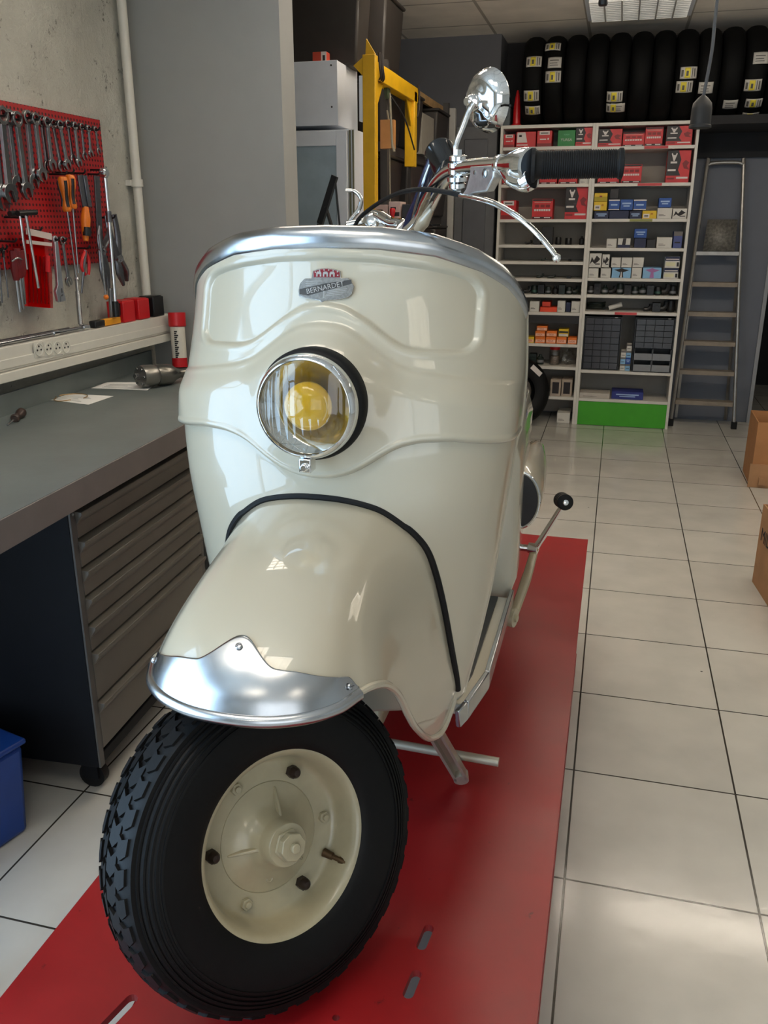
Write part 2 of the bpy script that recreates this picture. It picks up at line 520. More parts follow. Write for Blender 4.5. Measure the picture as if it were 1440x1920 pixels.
AMBER = mat('amber_bulb_glass', '#eab800', .10, coat=1, var=.02)
_ab = AMBER.node_tree.nodes['Principled BSDF']; _ab.inputs['Transmission Weight'].default_value = .45; _ab.inputs['IOR'].default_value = 1.25
GLASSP = mat('frosted_pane', '#a9b9c4', .25, var=.03)

# ================================================================== the room
struct('floor', MB().box((-1.95, -3.2, -.1), (4.2, 8.4, 0)), FLOOR_M)
struct('ceiling', MB().box((-1.95, -3.2, 2.56), (4.2, 6.75, 2.66)), CEIL_M)
WX = -1.72
mb = MB()
mb.box((WX - .14, .72, 0), (WX, 3.15, 2.56)).box((WX - .14, -3.2, 0), (WX, -1.85, 2.56))
mb.box((WX - .14, -1.85, 0), (WX, .72, .15)).box((WX - .14, -1.85, 2.32), (WX, .72, 2.56))
struct('wall_left', mb, CONC)
mb = MB()
for y in (-1.85, -.58, .67):
    mb.box((WX - .11, y, .15), (WX - .05, y + .05, 2.32))
for z in (.15, 1.62, 2.27):
    mb.box((WX - .11, -1.80, z), (WX - .05, -.58, z + .05)).box((WX - .11, -.53, z), (WX - .05, .67, z + .05))
struct('window_1', mb, WHITEP)
struct('wall_partition', MB().box((WX, 3.02, 0), (-1.157, 3.15, 2.56)), GREYW)
struct('wall_left_rear', MB().box((-1.84, 3.15, 0), (-1.62, 6.42, 2.56)), DGREYW)
struct('wall_back_left', MB().box((-1.62, 6.3, 0), (-.86, 6.42, 2.56)).box((-.95, 6.42, 0), (-.86, 6.74, 2.56)), DGREYW)
struct('wall_back', MB().box((-.86, 6.62, 0), (1.0, 6.74, 1.95)).box((2.1, 6.62, 0), (4.2, 6.74, 1.95)), BLUEW)
struct('wall_back_upper', MB().box((-.86, 6.62, 1.95), (4.2, 6.74, 2.56)), BLACKW)
struct('wall_right', MB().box((4.1, -3.2, 0), (4.2, 6.62, 2.56)), WHITEW)
struct('wall_front', MB().box((-1.95, -3.2, 0), (4.1, -3.1, 2.56)), WHITEW)
mb = MB()
for x in (-.47, .87, 2.22):
    mb.box((x, -3.0, .28), (x + .06, -2.95, 2.42))
for z in (.25, 2.39):
    mb.box((-.47, -3.0, z), (2.28, -2.95, z + .05))
struct('window_2', mb, WHITEP)
struct('wall_store', MB().box((.5, 8.3, 0), (2.6, 8.4, 2.5)).box((.9, 6.74, 0), (1.0, 8.3, 2.5)).box((2.1, 6.74, 0), (2.2, 8.3, 2.5)).box((.9, 6.74, 2.5), (2.2, 8.4, 2.56)), BLACKW)
# two doors in the grey back wall
a = at_y(770, 206, 6.28); b = at_y(850, 430, 6.28)
x0, x1, zt = a.x, b.x, a.z
mb = MB().box((x0 - .06, 6.25, 0), (x0 + .03, 6.3, zt)).box((x1 - .09, 6.25, 0), (x1, 6.3, zt)).box((x0 + .03, 6.25, zt - .075), (x1 - .09, 6.3, zt))
d1 = struct('door_1', mb, mat('door_frame_grey', '#b9b6af', .6), bev=.004)
MB().box((x0 + .03, 6.275, 0), (x1 - .09, 6.298, zt - .075)).build('door_panel', mat('slate_door', '#3f464c', .5), d1)
a = at_y(856, 238, 6.28); b = at_y(926, 430, 6.28)
mb = MB().box((a.x, 6.27, 0), (b.x, 6.3, a.z))
d2 = struct('door_2', mb, mat('grey_door', '#5d5e60', .6), bev=.004)
mb = MB().box((a.x + .06, 6.258, 1.1), (b.x - .06, 6.27, a.z - .08)).box((a.x + .06, 6.258, .12), (b.x - .06, 6.27, 1.0))
mb.build('door_panel', mat('grey_door_inset', '#55565a', .55), d2, bev=.006)
struct('trim_1', MB().box((1.0, 6.6, 0), (1.025, 6.745, 2.0)), mat('pale_trim', '#8e9093', .6))

# conduit on the concrete wall beside the partition
mb = MB()
p0 = at_x(237, 2, WX + .03); yq = 2.94
mb.cyl((WX + .03, yq, 1.045), (WX + .03, yq, 2.56), .016, n=16)
c = mb.build('conduit_pipe', PVC)
tag(c, 'pale plastic conduit pipe running up the concrete wall beside the grey partition', 'pipe')
MB().cyl((WX + .03, yq, 1.50), (WX + .03, yq, 1.525), .021, n=16).box((WX + .001, yq - .03, 1.503), (WX + .02, yq + .03, 1.522)).build('pipe_clip', PVC, c)

# ceiling lights: recessed louvre fittings in the tile grid
def troffer(x, y, label, lit=True):
    t = thing('ceiling_light', label, 'ceiling light', (x, y, 2.56), 'square louvred ceiling lights')
    s = .285
    mb = MB()
    for q in (-1, 1):
        mb.box((x + q * s - .012, y - s - .012, 2.545), (x + q * s + .012, y + s + .012, 2.559))
        mb.box((x - s + .012, y + q * s - .012, 2.545), (x + s - .012, y + q * s + .012, 2.559))
    mb.build('frame', WHITEP, t)
    mb = MB()
    for k in range(1, 6):
        u = -s + 2 * s * k / 6
        mb.box((x + u - .004, y - s + .013, 2.523), (x + u + .004, y + s - .013, 2.553))
    for k in range(1, 13):
        u = -s + 2 * s * k / 13
        mb.box((x - s + .013, y + u - .002, 2.527), (x + s - .013, y + u + .002, 2.552))
    mb.build('louvre', mat('louvre_white', '#d9d9d6', .35, .3), t)
    mb = MB()
    for q in (-.18, -.06, .06, .18):
        mb.cyl((x + q, y - s + .03, 2.5562), (x + q, y + s - .03, 2.5562), .003, n=6)
    mb.box((x - s + .015, y - s + .015, 2.5545), (x + s - .015, y + s - .015, 2.5585))
    mb.build('diffuser', TUBEM if lit else TUBEOFF, t)
    return t
troffer(-.0, 5.7, 'louvred ceiling light above the parts shelves at the back', False)
for x, y, w in ((-.3, 2.7, 'second louvred ceiling light from the back, above the lift tail'), (-.35, .1, 'louvred ceiling light over the front of the lift'), (-.6, -1.5, 'louvred ceiling light behind the photographer, left one'),
             (1.2, -1.5, 'louvred ceiling light behind the photographer, right one'), (-.9, 2.1, 'louvred ceiling light over the middle of the workbench'), (-.9, .3, 'louvred ceiling light over the near end of the workbench'),
             (2.4, 3.3, 'louvred ceiling light over the open floor beside the cartons'), (.9, 3.3, 'added louvred ceiling light over the tiles beside the lift tail')):  # the one beside the lift tail is added to brighten the back shelves
    troffer(x, y, w)

# bare tube lamps added out of view to brighten the ceiling near the shelves
for x, w in ((-.52, 'added unseen tube lamp hanging in front of the left shelving unit'), (.78, 'added unseen tube lamp hanging in front of the right shelving unit')):
    t = thing('added_tube_lamp', w, 'tube lamp', (x, 4.15, 2.37), 'added bare tube lamps')
    MB().cyl((x - .56, 4.15, 2.36), (x + .56, 4.15, 2.36), .014, n=14).build('tube', mat('added_bare_tube', '#fff1de', .5, var=.01, emit=BARE_STRENGTH), t)
    for q in (-1, 1):
        MB().box((x + q * .575 - .0145, 4.13, 2.335), (x + q * .575 + .0145, 4.17, 2.395)).build('end_cap', WHITEP, t, bev=.003)
        MB().cyl((x + q * .575, 4.15, 2.3955), (x + q * .575, 4.15, 2.559), .003, n=8).build('cable', PVC, t)

# ================================================================== the red motorcycle lift
LZ = .383
lift = thing('motorcycle_lift', 'red steel motorcycle lift table carrying the cream scooter', 'lift table', (-.37, 1.6, 0))
LX0, LX1, LY0, LY1 = -.725, -.022, .42, 2.735
mb = MB()
# deck plate with its slots cut out: build the plate as a grid with holes by boolean
mb.box((LX0, LY0, LZ - .012), (LX1, LY1, LZ))
deck = mb.build('deck_plate', RED, lift)
slots = [at_z(797, 1757, LZ), at_z(773, 1845, LZ), at_z(210, 1912, LZ)]
cut = MB()
for i, p in enumerate(slots):
    M = frame(Vector((p.x, p.y, LZ - .05)), Vector((.10, 1, 0)) if i < 2 else Vector((.25, 1, 0)), Vector((-1, .1, 0)))
    L, r = (.017, .0075) if i < 2 else (.035, .0085)
    ol = [(L + r * math.cos(t), r * math.sin(t)) for t in np.linspace(-PI / 2, PI / 2, 9)] + [(-L + r * math.cos(t), r * math.sin(t)) for t in np.linspace(PI / 2, 3 * PI / 2, 9)]
    cut.prism(ol, M, .1)
p = at_z(630, 1908, LZ); cut.cyl((p.x, p.y, LZ - .05), (p.x, p.y, LZ + .05), .005, n=12)
cutter = cut.build('cutter', RED)
md = deck.modifiers.new('slots', 'BOOLEAN'); md.object = cutter; md.operation = 'DIFFERENCE'; md.solver = 'EXACT'
dg = bpy.context.evaluated_depsgraph_get(); dg.update()
newme = bpy.data.meshes.new_from_object(deck.evaluated_get(dg))
deck.modifiers.clear(); deck.data = newme
newme.polygons.foreach_set('use_smooth', [False] * len(newme.polygons))
bpy.data.objects.remove(cutter)
mb = MB()
mb.box((LX0 + .002, LY0, LZ - .05), (LX0 + .012, LY1, LZ - .0125)).box((LX1 - .012, LY0, LZ - .05), (LX1 - .002, LY1, LZ - .0125))
mb.box((LX0 + .012, LY0, LZ - .05), (LX1 - .012, LY0 + .01, LZ - .0125)).box((LX0 + .012, LY1 - .01, LZ - .05), (LX1 - .012, LY1, LZ - .0125))
mb.build('deck_skirt', RED, lift)
mb = MB()
for x in (LX0 + .05, LX1 - .005):
    mb.box((x - .05, .5, 0), (x, 2.55, .055))
for y in (.5, 2.49):
    mb.box((LX0 + .05, y, 0), (LX1 - .055, y + .06, .05))
mb.build('base_frame', RED, lift)
for x in (LX0 + .055, LX1 - .06):
    mb = MB().beam((x, .7, .075), (x, 2.1, LZ - .07), .02, .05)
    mb.build('scissor_arm', RED, lift)
    mb = MB().beam((x + .022, .7, LZ - .07), (x + .022, 2.1, .075), .02, .05)
    mb.build('scissor_arm', RED, lift)
mb = MB().box((LX1 - .05, 2.02, .056), (LX1 - .004, 2.16, .16)); mb.build('lock_block', RED, lift, bev=.004)
MB().cyl((-.38, 1.0, .1), (-.38, 1.9, .26), .03).build('hydraulic_ram', DSTEEL, lift)
MB().box((-.42, .9, .051), (-.34, 1.02, .13)).build('ram_bracket', RED, lift)
MB().box((-.42, 1.88, .24), (-.34, 1.98, LZ - .0125)).build('ram_bracket', RED, lift)

# ================================================================== the scooter
XS = -.385
sc = thing('scooter', 'cream vintage motor scooter with yellow headlamp standing on the red lift', 'scooter', (XS, .87, LZ))

def interp(tab, n=400, smooth=5):
    xs = np.array([t[0] for t in tab]); ys = np.array([t[1] for t in tab])
    X = np.linspace(xs[0], xs[-1], n); Y = np.interp(X, xs, ys)
    if smooth:
        k = np.ones(2 * smooth + 1) / (2 * smooth + 1)
        for _ in range(2):
            Y = np.convolve(np.concatenate([2 * Y[0] - Y[smooth * 2:0:-1][-smooth:] if False else np.full(smooth, Y[0]), Y, np.full(smooth, Y[-1])]), k, 'valid')
    return lambda v: np.interp(v, X, Y)
# leg shield: half width, rear edge depth and bow of the plan curve against height
f_w = interp([(.62, .196), (.66, .200), (.75, .219), (.85, .236), (1.0, .252), (1.07, .2595), (1.12, .262), (1.17, .262), (1.25, .257), (1.33, .252), (1.38, .249)], smooth=12)
f_ye = interp([(.62, 1.20), (.66, 1.205), (.85, 1.225), (1.0, 1.235), (1.08, 1.26), (1.15, 1.285), (1.25, 1.297), (1.38, 1.303)], smooth=12)
f_yc = interp([(.62, 1.11), (.9, 1.105), (1.0, 1.100), (1.1, 1.105), (1.2, 1.122), (1.3, 1.145), (1.38, 1.155)], smooth=12)
f_m = interp([(.62, 1.6), (.8, 1.7), (1.0, 2.3), (1.08, 2.5), (1.14, 2.5), (1.2, 2.1), (1.28, 1.9), (1.38, 1.9)], smooth=12)
def shield_base(t, z):
    """t -1..1 across, z height; a superelliptic plan curve"""
    a = t * PI / 2; m = float(f_m(z))
    w, ye, yc = f_w(z), f_ye(z), f_yc(z)
    s_, c_ = math.sin(a), max(math.cos(a), 0)
    return Vector((XS + w * math.copysign(abs(s_) ** (2 / m), s_), ye - (ye - yc) * c_ ** (2 / m), z))
z_seam = interp([(0, 1.036), (.025, 1.038), (.05, 1.046), (.075, 1.061), (.095, 1.075), (.115, 1.085), (.14, 1.091), (.18, 1.092), (.28, 1.075)], 600, 14)
z_l2 = interp([(0, 1.239), (.03, 1.235), (.05, 1.224), (.08, 1.201), (.1, 1.189), (.125, 1.180), (.15, 1.175), (.2, 1.166), (.28, 1.150)], 600, 14)
z_l1 = interp([(0, 1.264), (.03, 1.259), (.06, 1.242), (.09, 1.220), (.11, 1.208), (.13, 1.203), (.28, 1.196)], 600, 14)
z_top = interp([(0, 1.333), (.07, 1.330), (.13, 1.322), (.17, 1.313), (.2, 1.302), (.28, 1.28)], 600, 14)
def sst(a, b, x):
    x = min(max((x - a) / (b - a), 0), 1); return x * x * (3 - 2 * x)
def relief(x, z, t=0.0):
    x = abs(x); h = 0; fade = 1 - sst(.70, .97, abs(t))
    d = [z - z_l1(x), z_top(x) - z, (.209 - x)]
    k = .026; q = [max(k - v, 0) for v in d]          # rounded inner corners
    dd = k - math.sqrt(sum(v * v for v in q)) if max(q) > 0 else k
    h -= .0065 * sst(-.0005, .0075, dd) - .0008 * math.exp(-((dd + .001) / .0028) ** 2)
    d2 = z_l2(x) - z
    h += fade * (.0085 * sst(-.002, .036, d2) + .0035 * sst(-.0025, .0045, d2) + .0010 * math.exp(-(d2 / .0035) ** 2))
    if z < z_seam(x) + .004:
        h -= (.0088 * fade + .003 * (1 - fade)) * sst(-.0025, .0025, z_seam(x) - z)
    h += .0016 * math.exp(-((z - z_seam(x) - .003) / .0032) ** 2)
    r = math.hypot(x, z - 1.138)
    h += .016 * (1 - sst(.045, .12, r)) 
    return h
def shield(t, z):
    e = .004
    b = shield_base(t, z)
    du = shield_base(min(t + e, 1), z) - shield_base(max(t - e, -1), z)
    dv = shield_base(t, z + e) - shield_base(t, z - e)
    n = du.cross(dv).normalized()
    if n.y > .2: n = -n
    if n.dot(Vector((t, -1, 0))) < 0: n = -n
    return b + n * relief(b.x - XS, z, t), n
def shield_x(x, z, sgn=None):
    """surface point at sideways offset x"""
    w = f_w(z); u = min(abs(x) / w, 1)
    t = math.asin(u ** (float(f_m(z)) / 2)) / (PI / 2)
    return shield(math.copysign(t, x), z)
f_edge = interp([(0, 1.358), (.1, 1.352), (.17, 1.338), (.21, 1.322), (.235, 1.305), (.25, 1.285), (.258, 1.262)], 400, 6)
def top_z(t):
    """height of the top edge of the shield along t"""
    a = abs(t)
    return float(np.interp(a, [0, .2, .4, .6, .75, .85, .93, 1.0], [1.357, 1.355, 1.346, 1.325, 1.302, 1.281, 1.262, 1.245]))
ZB = .655
NU, NV = 240, 210
def shield_grid(u, v):
    t = -1 + 2 * u
    zs = float(z_seam(abs(shield_base(t, 1.07).x - XS)))     # keep one band of rows on the seam
    zt = top_z(t)
    z = float(np.interp(v, [0, .40, .46, 1], [ZB, zs - .005, zs + .005, zt]))
    return shield(t, z)[0]
mb = MB().grid(shield_grid, NU, NV)
apron = mb.build('leg_shield', CREAM, sc, solid=.004, angle=60)

# rear lip of the shield: thin bead down both edges
for s in (-1, 1):
    mb = MB()
    mb.tube([shield_grid(0 if s < 0 else 1, v) + Vector((0, .003, 0)) for v in np.linspace(0, 1, 24)], .006, 8, 2)
    mb.build('edge_bead', CREAM, sc)
# inner panel behind the shield closes it off towards the rider
mb = MB().grid(lambda u, v: (lambda p: Vector((XS + (p.x - XS) * .97, max(p.y + .012, 1.215), p.z)))(shield_base((-1 + 2 * u) * .985, ZB + .01 + (top_z(-1 + 2 * u) - ZB - .012) * v)), 40, 30)
mb.build('inner_shield', CREAM, sc, solid=.003, angle=60)

# polished aluminium trim along the top edge
def trim_sec(t):
    p, n = shield(t, top_z(t) - .004)
    n = Vector((n.x, n.y, 0)).normalized()
    up = Vector((0, 0, 1))
    k = sst(0, .06, 1 - abs(t))
    sec = [(-.014, -.004), (-.010, .009), (-.002, .0155), (.006, .0135), (.0118, .006), (.0135, -.003), (.012, -.012), (.0085, -.0165), (.004, -.0175), (.002, -.014), (.002, .0), (-.006, -.002)]
    return [p + n * ((a - .0045) * (.5 + .5 * k)) + up * (b * (.6 + .4 * k) + .002) for a, b in sec]
T = np.linspace(-1, 1, 121)
mb = MB().rings([trim_sec(t) for t in T])
trim = mb.build('top_trim', ALU, sc, angle=50)
mb = MB().tube([shield(t, top_z(t) - .0215)[0] + shield(t, top_z(t) - .0215)[1] * .0015 for t in np.linspace(-.985, .985, 90)], .0022, 6, 1)
mb.build('trim_gasket', RUBBER, trim)

# emblem: cast shield badge with a red crown field and a slanted name band
pc, nc = shield_x(.0, 1.293)
p2, _ = shield_x(.0, 1.303)
upv = (p2 - pc).normalized()
xr = upv.cross(Vector((0, 1, 0))) 
MBADGE = frame(pc - Vector((0, .0035, 0)), (1, 0, 0), upv) 
if (MBADGE @ Vector((0, 0, 1)) - MBADGE @ Vector((0, 0, 0))).y > 0:
    MBADGE = frame(pc - Vector((0, .0035, 0)), (1, 0, 0), upv)
k = .00074
def bp(pts): return [((x - 700) * k * .118, -(y - 500) * k * .118) for x, y in pts]
SC_ = .0000765
def bq(pts): return [((x - 690) * SC_, -(y - 500) * SC_ * 1.04) for x, y in pts]
outl = [(200, 690), (190, 600), (215, 480), (300, 395), (430, 390), (455, 262), (560, 225), (720, 210), (860, 228), (970, 258), (985, 370), (1120, 370), (1235, 505), (1200, 640), (1130, 700), (1000, 735), (690, 770), (640, 800), (600, 760), (380, 730)]
mb = MB().prism(bq(outl), MBADGE, .0025)
badge = mb.build('badge', mat('badge_silver', '#b9b6b2', .22, 1, var=.15, vscale=300), apron, bev=.0008)
badge['label'] = 'cast silver shield badge with red crown field'
b2 = MB()
b2.m = 0
b2.prism(bq([(480, 370), (470, 275), (600, 240), (720, 228), (850, 245), (955, 275), (968, 365)]), MBADGE @ Matrix.Translation((0, 0, .0022)), .0008)
b2.m = 1
for x in (575, 700, 825):
    b2.prism(bq([(x - 48, 360), (x - 48, 300), (x - 30, 275), (x + 30, 275), (x + 48, 300), (x + 48, 360), (x + 20, 360), (x + 20, 320), (x - 20, 320), (x - 20, 360)]), MBADGE @ Matrix.Translation((0, 0, .0028)), .001)
for x, y in ((510, 288), (590, 262), (672, 250), (757, 250), (842, 258), (922, 276), (930, 335)):
    b2.prism([(q[0] + .0011 * math.cos(a), q[1] + .0011 * math.sin(a)) for q in bq([(x, y)]) for a in np.linspace(0, 2 * PI, 8, endpoint=False)], MBADGE @ Matrix.Translation((0, 0, .0028)), .001)
b2.m = 2
b2.prism(bq([(215, 660), (215, 575), (700, 470), (1180, 400), (1190, 470), (720, 590), (380, 680)]), MBADGE @ Matrix.Translation((0, 0, .0022)), .0006)
b2.m = 1
for q in range(3):
    b2.prism(bq([(330, 440 + 34 * q), (640 - 90 * q, 425 + 34 * q), (640 - 90 * q, 437 + 34 * q), (330, 452 + 34 * q)]), MBADGE @ Matrix.Translation((0, 0, .0022)), .0006)
for q in range(4):
    b2.prism(bq([(760 - 20 * q, 585 + 30 * q), (1110 - 30 * q, 545 + 30 * q), (1110 - 30 * q, 557 + 30 * q), (760 - 20 * q, 598 + 30 * q)]), MBADGE @ Matrix.Translation((0, 0, .0022)), .0006)
b2.prism(bq([(668, 600), (690, 600), (690, 720), (668, 720)]), MBADGE @ Matrix.Translation((0, 0, .0022)), .0007)
Mt = MBADGE @ Matrix.Translation((bq([(700, 543)])[0][0], bq([(700, 543)])[0][1], .0032)) @ Matrix.Rotation(math.radians(12.5), 4, 'Z')
b2.text('BERNARDET', Mt, .0099, .0012)
b2.build('badge_enamel', [mat('badge_red', '#7d1420', .3), mat('badge_bright', '#e3e0dd', .2, .9), mat('badge_dark', '#55524f', .35, .9)], apron)

# ---- front mudguard
BT = [(0, 1.000), (.03, .999), (.06, .9945), (.088, .986), (.112, .970), (.133, .950), (.149, .924), (.160, .885), (.169, .835), (.178, .770), (.186, .710), (.190, .672)]
BTc = pipe_points([(-BT[1][0], 0, BT[1][1])] + [(x, 0, z) for x, z in BT], 10)[10:]
_bl = [0]
for i in range(1, len(BTc)): _bl.append(_bl[-1] + (BTc[i] - BTc[i - 1]).length)
def arc_at(P, L, a):
    q = a * L[-1]
    i = min(max(int(np.searchsorted(L, q)) - 1, 0), len(P) - 2)
    f = (q - L[i]) / max(L[i + 1] - L[i], 1e-9)
    return P[i].lerp(P[i + 1], min(max(f, 0), 1))
def rear_edge(a):
    p = arc_at(BTc, _bl, a)
    q, n = shield_x(p.x, max(p.z, ZB))
    return Vector((q.x, q.y - .001, p.z))
# free lower edge from the nose tip along the lip, over the wheel arch and down the lobe behind it
FE = [(0, .762, .846), (.045, .767, .846), (.085, .783, .847), (.115, .808, .849), (.131, .840, .851), (.140, .860, .850), (.150, .895, .836), (.155, .940, .798), (.160, .981, .743), (.165, 1.010, .705), (.172, 1.070, .651), (.180, 1.135, .626), (.187, 1.175, .646), (.190, 1.182, .672)]
FEc = pipe_points([(-FE[1][0], FE[1][1], FE[1][2])] + FE, 10)[10:]
_fl = [0]
for i in range(1, len(FEc)): _fl.append(_fl[-1] + (FEc[i] - FEc[i - 1]).length)
def free_edge(a):
    p = arc_at(FEc, _fl, a); return Vector((XS + p.x, p.y, p.z))
def a_map(a):      # nose gets most of the sweep in the first half
    return a
def fender(a, v):
    """a -1..1 across, v 0 at the leg shield, 1 at the free edge"""
    s = -1 if a < 0 else 1; A = abs(a)
    R, F = rear_edge(A), free_edge(A)
    k = 1 - sst(.12, .62, A)                # nose influence
    c1 = R + Vector((0, -.10 * k - .05 * (1 - k) * min(1, (R.y - F.y) / .15), -.012 * k))
    out = Vector((F.x - XS, F.y - .95, 0))
    c2 = F + Vector((-.10 * (F.x - XS) * k, (.012 * k), .088 * k + .02 * (1 - k)))
    d = (R - F)
    if k < 1:
        c2 = c2 + d * (.28 * (1 - k))
    t = v
    p = R * (1 - t) ** 3 + c1 * (3 * t * (1 - t) ** 2) + c2 * (3 * t * t * (1 - t)) + F * t ** 3
    # fullness of the flanks
    p.x += (.004 * sst(.3, .7, A) - .012 * math.exp(-((A - .33) / .16) ** 2)) * math.sin(PI * v)
    return Vector((XS + s * (p.x - XS), p.y, p.z))
mb = MB().grid(lambda u, v: fender(-1 + 2 * u, v), 150, 60)
mud = mb.build('front_mudguard', CREAM, sc, solid=.003, angle=70, merge=1e-5)
mb = MB().tube([fender(a, 1) for a in np.linspace(-1, 1, 120)], .0052, 10, 1)
mb.build('rolled_edge', CREAM, mud)
# black rubber welt between mudguard and shield
mb = MB().tube([fender(a, 0) + Vector((0, -.001, .0035 if abs(a) < .3 else .002)) + Vector((math.copysign(.0035, a) if abs(a) > .3 else 0, 0, 0)) for a in np.linspace(-1, 1, 140)], .0052, 10, 1)
mb.build('rubber_welt', RUBBER, mud)
# aluminium tip over the nose
AC = _fl[41] / _fl[-1]
f_cap = interp([(0, .79), (.25, .795), (.5, .82), (.8, .88), (.92, .905), (1, .985)], 400, 12)
def cap_v(a):
    A = abs(a)
    tab = .085 * (1 - sst(.010, .085, A)) + .012 * math.exp(-(A / .02) ** 2)
    return float(f_cap(A / AC)) - tab
def cap_pt(u, v):
    a = -AC + 2 * AC * u
    vv = cap_v(a) + (1 - cap_v(a)) * v
    p = fender(a, vv); e = .01
    du = fender(min(a + e, 1), vv) - fender(max(a - e, -1), vv)
    dv = fender(a, min(vv + e, 1)) - fender(a, vv - e)
    n = du.cross(dv).normalized()
    if n.z < 0: n = -n
    return p + n * .0028
mb = MB().grid(cap_pt, 160, 30)
cap = mb.build('mudguard_tip', ALU, mud, solid=.0016, angle=70)
mb = MB().tube([fender(a, 1) + Vector((0, 0, -.001)) for a in np.linspace(-AC, AC, 70)], .0082, 12, 1)
mb.build('mudguard_tip_bead', ALU, mud)
def screw(p, n, r, name, par, m=CHROME):
    M = frame(p, Vector((1, 0, 0)) - n * n.x, n.cross(Vector((1, 0, 0))))
    if (M.to_3x3() @ Vector((0, 0, 1))).dot(n) < 0:
        M = M @ Matrix.Rotation(PI, 4, 'X')
    mb = MB(); a = M.to_3x3() @ Vector((0, 0, 1))
    mb.lathe([(r, -.001), (r, .0008), (r * .75, .002), (0, .0026)], p, a, 18)
    mb.m = 1
    mb.box((-r * .85, -r * .13, .0017), (r * .85, r * .13, .0031), M @ Matrix.Rotation(.6, 4, 'Z'))
    return mb.build(name, [m, DSTEEL], par)
def cap_n(a, v):
    e = .01
    du = fender(a + e, v) - fender(a - e, v); dv = fender(a, v + e) - fender(a, v - e)
    n = du.cross(dv).normalized()
    return -n if n.z < 0 else n
for a, v in ((0, .735), (AC * .9, .945), (-AC * .9, .945)):
    n = cap_n(a, v); screw(fender(a, v) + n * .0045, n, .0042, 'tip_screw', mud, ALU)

# ---- headlamp
HZ = 1.140
hs, hn = shield_x(0.0001, HZ)
HA = Vector((0, -1, .03)).normalized()
HO = Vector((XS, hs.y, HZ))
mb = MB().lathe([(.0745, -.035), (.0765, .0), (.076, .010), (.072, .016), (.067, .018), (.067, -.01)], HO, HA, 72, cap=False)
mb.build('headlamp_gasket', RUBBER, sc)
HO = HO - HA * .004
H0 = HO + HA * .034
mb = MB().lathe([(.0700, -.016), (.0712, -.008), (.0705, .000), (.0683, .0065), (.0652, .0105), (.0634, .0112), (.0625, .0085), (.0622, .004), (.0630, -.016)], H0, HA, 80, closed=True)
hl = mb.build('headlamp_rim', CHROME, sc, angle=60)
prof = [(.0624, .004)] + [(r, .004 - .035 * (1 - (r / .0624) ** 2)) for r in np.linspace(.060, .008, 22)] + [(0, -.031)]
MB().lathe(prof, H0, HA, 64, cap=False).build('reflector', mat('mirror_reflector', '#bcbcb8', .03, 1, var=.01), sc, angle=80)
a_, u_, w_ = basis(HA)
mb = MB().lathe([(.012, -.0285), (.020, -.025), (.029, -.018), (.0335, -.010), (.032, -.003), (.025, .003), (.013, .0065), (0, .0078)], H0, HA, 32)
bulb = mb.build('headlamp_bulb', AMBER, sc, angle=80)
mb = MB().lathe([(.0075, -.030), (.0075, -.017), (.0085, -.015), (.0085, -.004), (.004, -.0015), (0, -.001)], H0, HA, 20)
mb.build('bulb_holder', mat('amber_metal', '#8a6a08', .3, .8), sc)
def lens_pt(u, v):
    r = .0622 * v; a = 2 * PI * u
    x, y = r * math.cos(a), r * math.sin(a)
    h = .009 * (1 - (r / .0622) ** 2)
    flute = .0012 * abs(math.sin(x / .0622 * PI * 5.5)) * (1 if (y < -.012 or x < -.022 or abs(x) > .045) else .12) * sst(0, .1, 1 - v)
    return H0 + w_ * 0 + HA * (.0035 + h - flute) + Vector((1, 0, 0)) * x + HA.cross(Vector((1, 0, 0))) * -y * (1 if (HA.cross(Vector((1, 0, 0)))).z < 0 else -1)
mb = MB().grid(lens_pt, 180, 50)
mb.build('headlamp_lens', LENSG, sc, angle=80)
mb = MB()
cz = H0 + Vector((0, -.002, -.0765))
mb.box((XS - .0085, cz.y - .010, cz.z - .011), (XS + .0085, cz.y + .012, cz.z + .008))
mb.cyl(cz + Vector((0, -.016, -.003)), cz + Vector((0, -.010, -.003)), .0055, n=12)
mb.build('rim_clamp', CHROME, sc, bev=.0015)

# ---- front wheel, turned towards the bench
WN = Vector((.784, -.543, .301)).normalized()
WC = Vector((-.353, .842, .616)) - WN * .045          # middle of the tyre
wa = Vector((-.569, -.822, 0)).normalized()
wb_ = WN.cross(wa); wb_ = -wb_ if wb_.z > 0 else wb_
def wp(r, deg, h):
    a = math.radians(deg)
    return WC + WN * h + wa * (r * math.cos(a)) + wb_ * (r * math.sin(a))
def ring_pts(prof, n=96):
    R = []
    for r, h in prof:
        R.append([wp(r, 360 * j / n, h) for j in range(n)])
    return R
rim_prof = [(.1215, .0445), (.1225, .047), (.1205, .0485), (.1165, .0475), (.1125, .044), (.109, .036), (.1065, .024), (.1045, .013), (.101, .007), (.096, .0045), (.072, .0045), (.0712, .0035), (.0706, .0045), (.060, .0075), (.046, .013), (.036, .021), (.031, .030), (.0295, .032), (.0285, .050), (.027, .052), (0, .052)]
back = [(0, -.045), (.1, -.045), (.1215, -.0445)]
mb = MB().rings(ring_pts(back + rim_prof, 120), False, False)
wheel = mb.build('front_wheel', CREAM_M, sc, angle=40)
side = [(.1175, .046), (.121, .050), (.128, .0535), (.140, .0565), (.155, .0585), (.168, .0585)]
for q in range(5):
    r = .172 + .0062 * q; h = .0580 - .0016 * q - .0004 * q * q
    side += [(r, h + .0002), (r + .0004, h + .0018), (r + .0030, h + .0013), (r + .0034, h - .0008)]
side += [(.2055, .0440), (.2095, .0375), (.2115, .03), (.2125, .018), (.213, 0)]
full = side + [(r, -h) for r, h in side[::-1][1:]]
mb = MB().rings(ring_pts(full, 144), False, False)
NB = 40
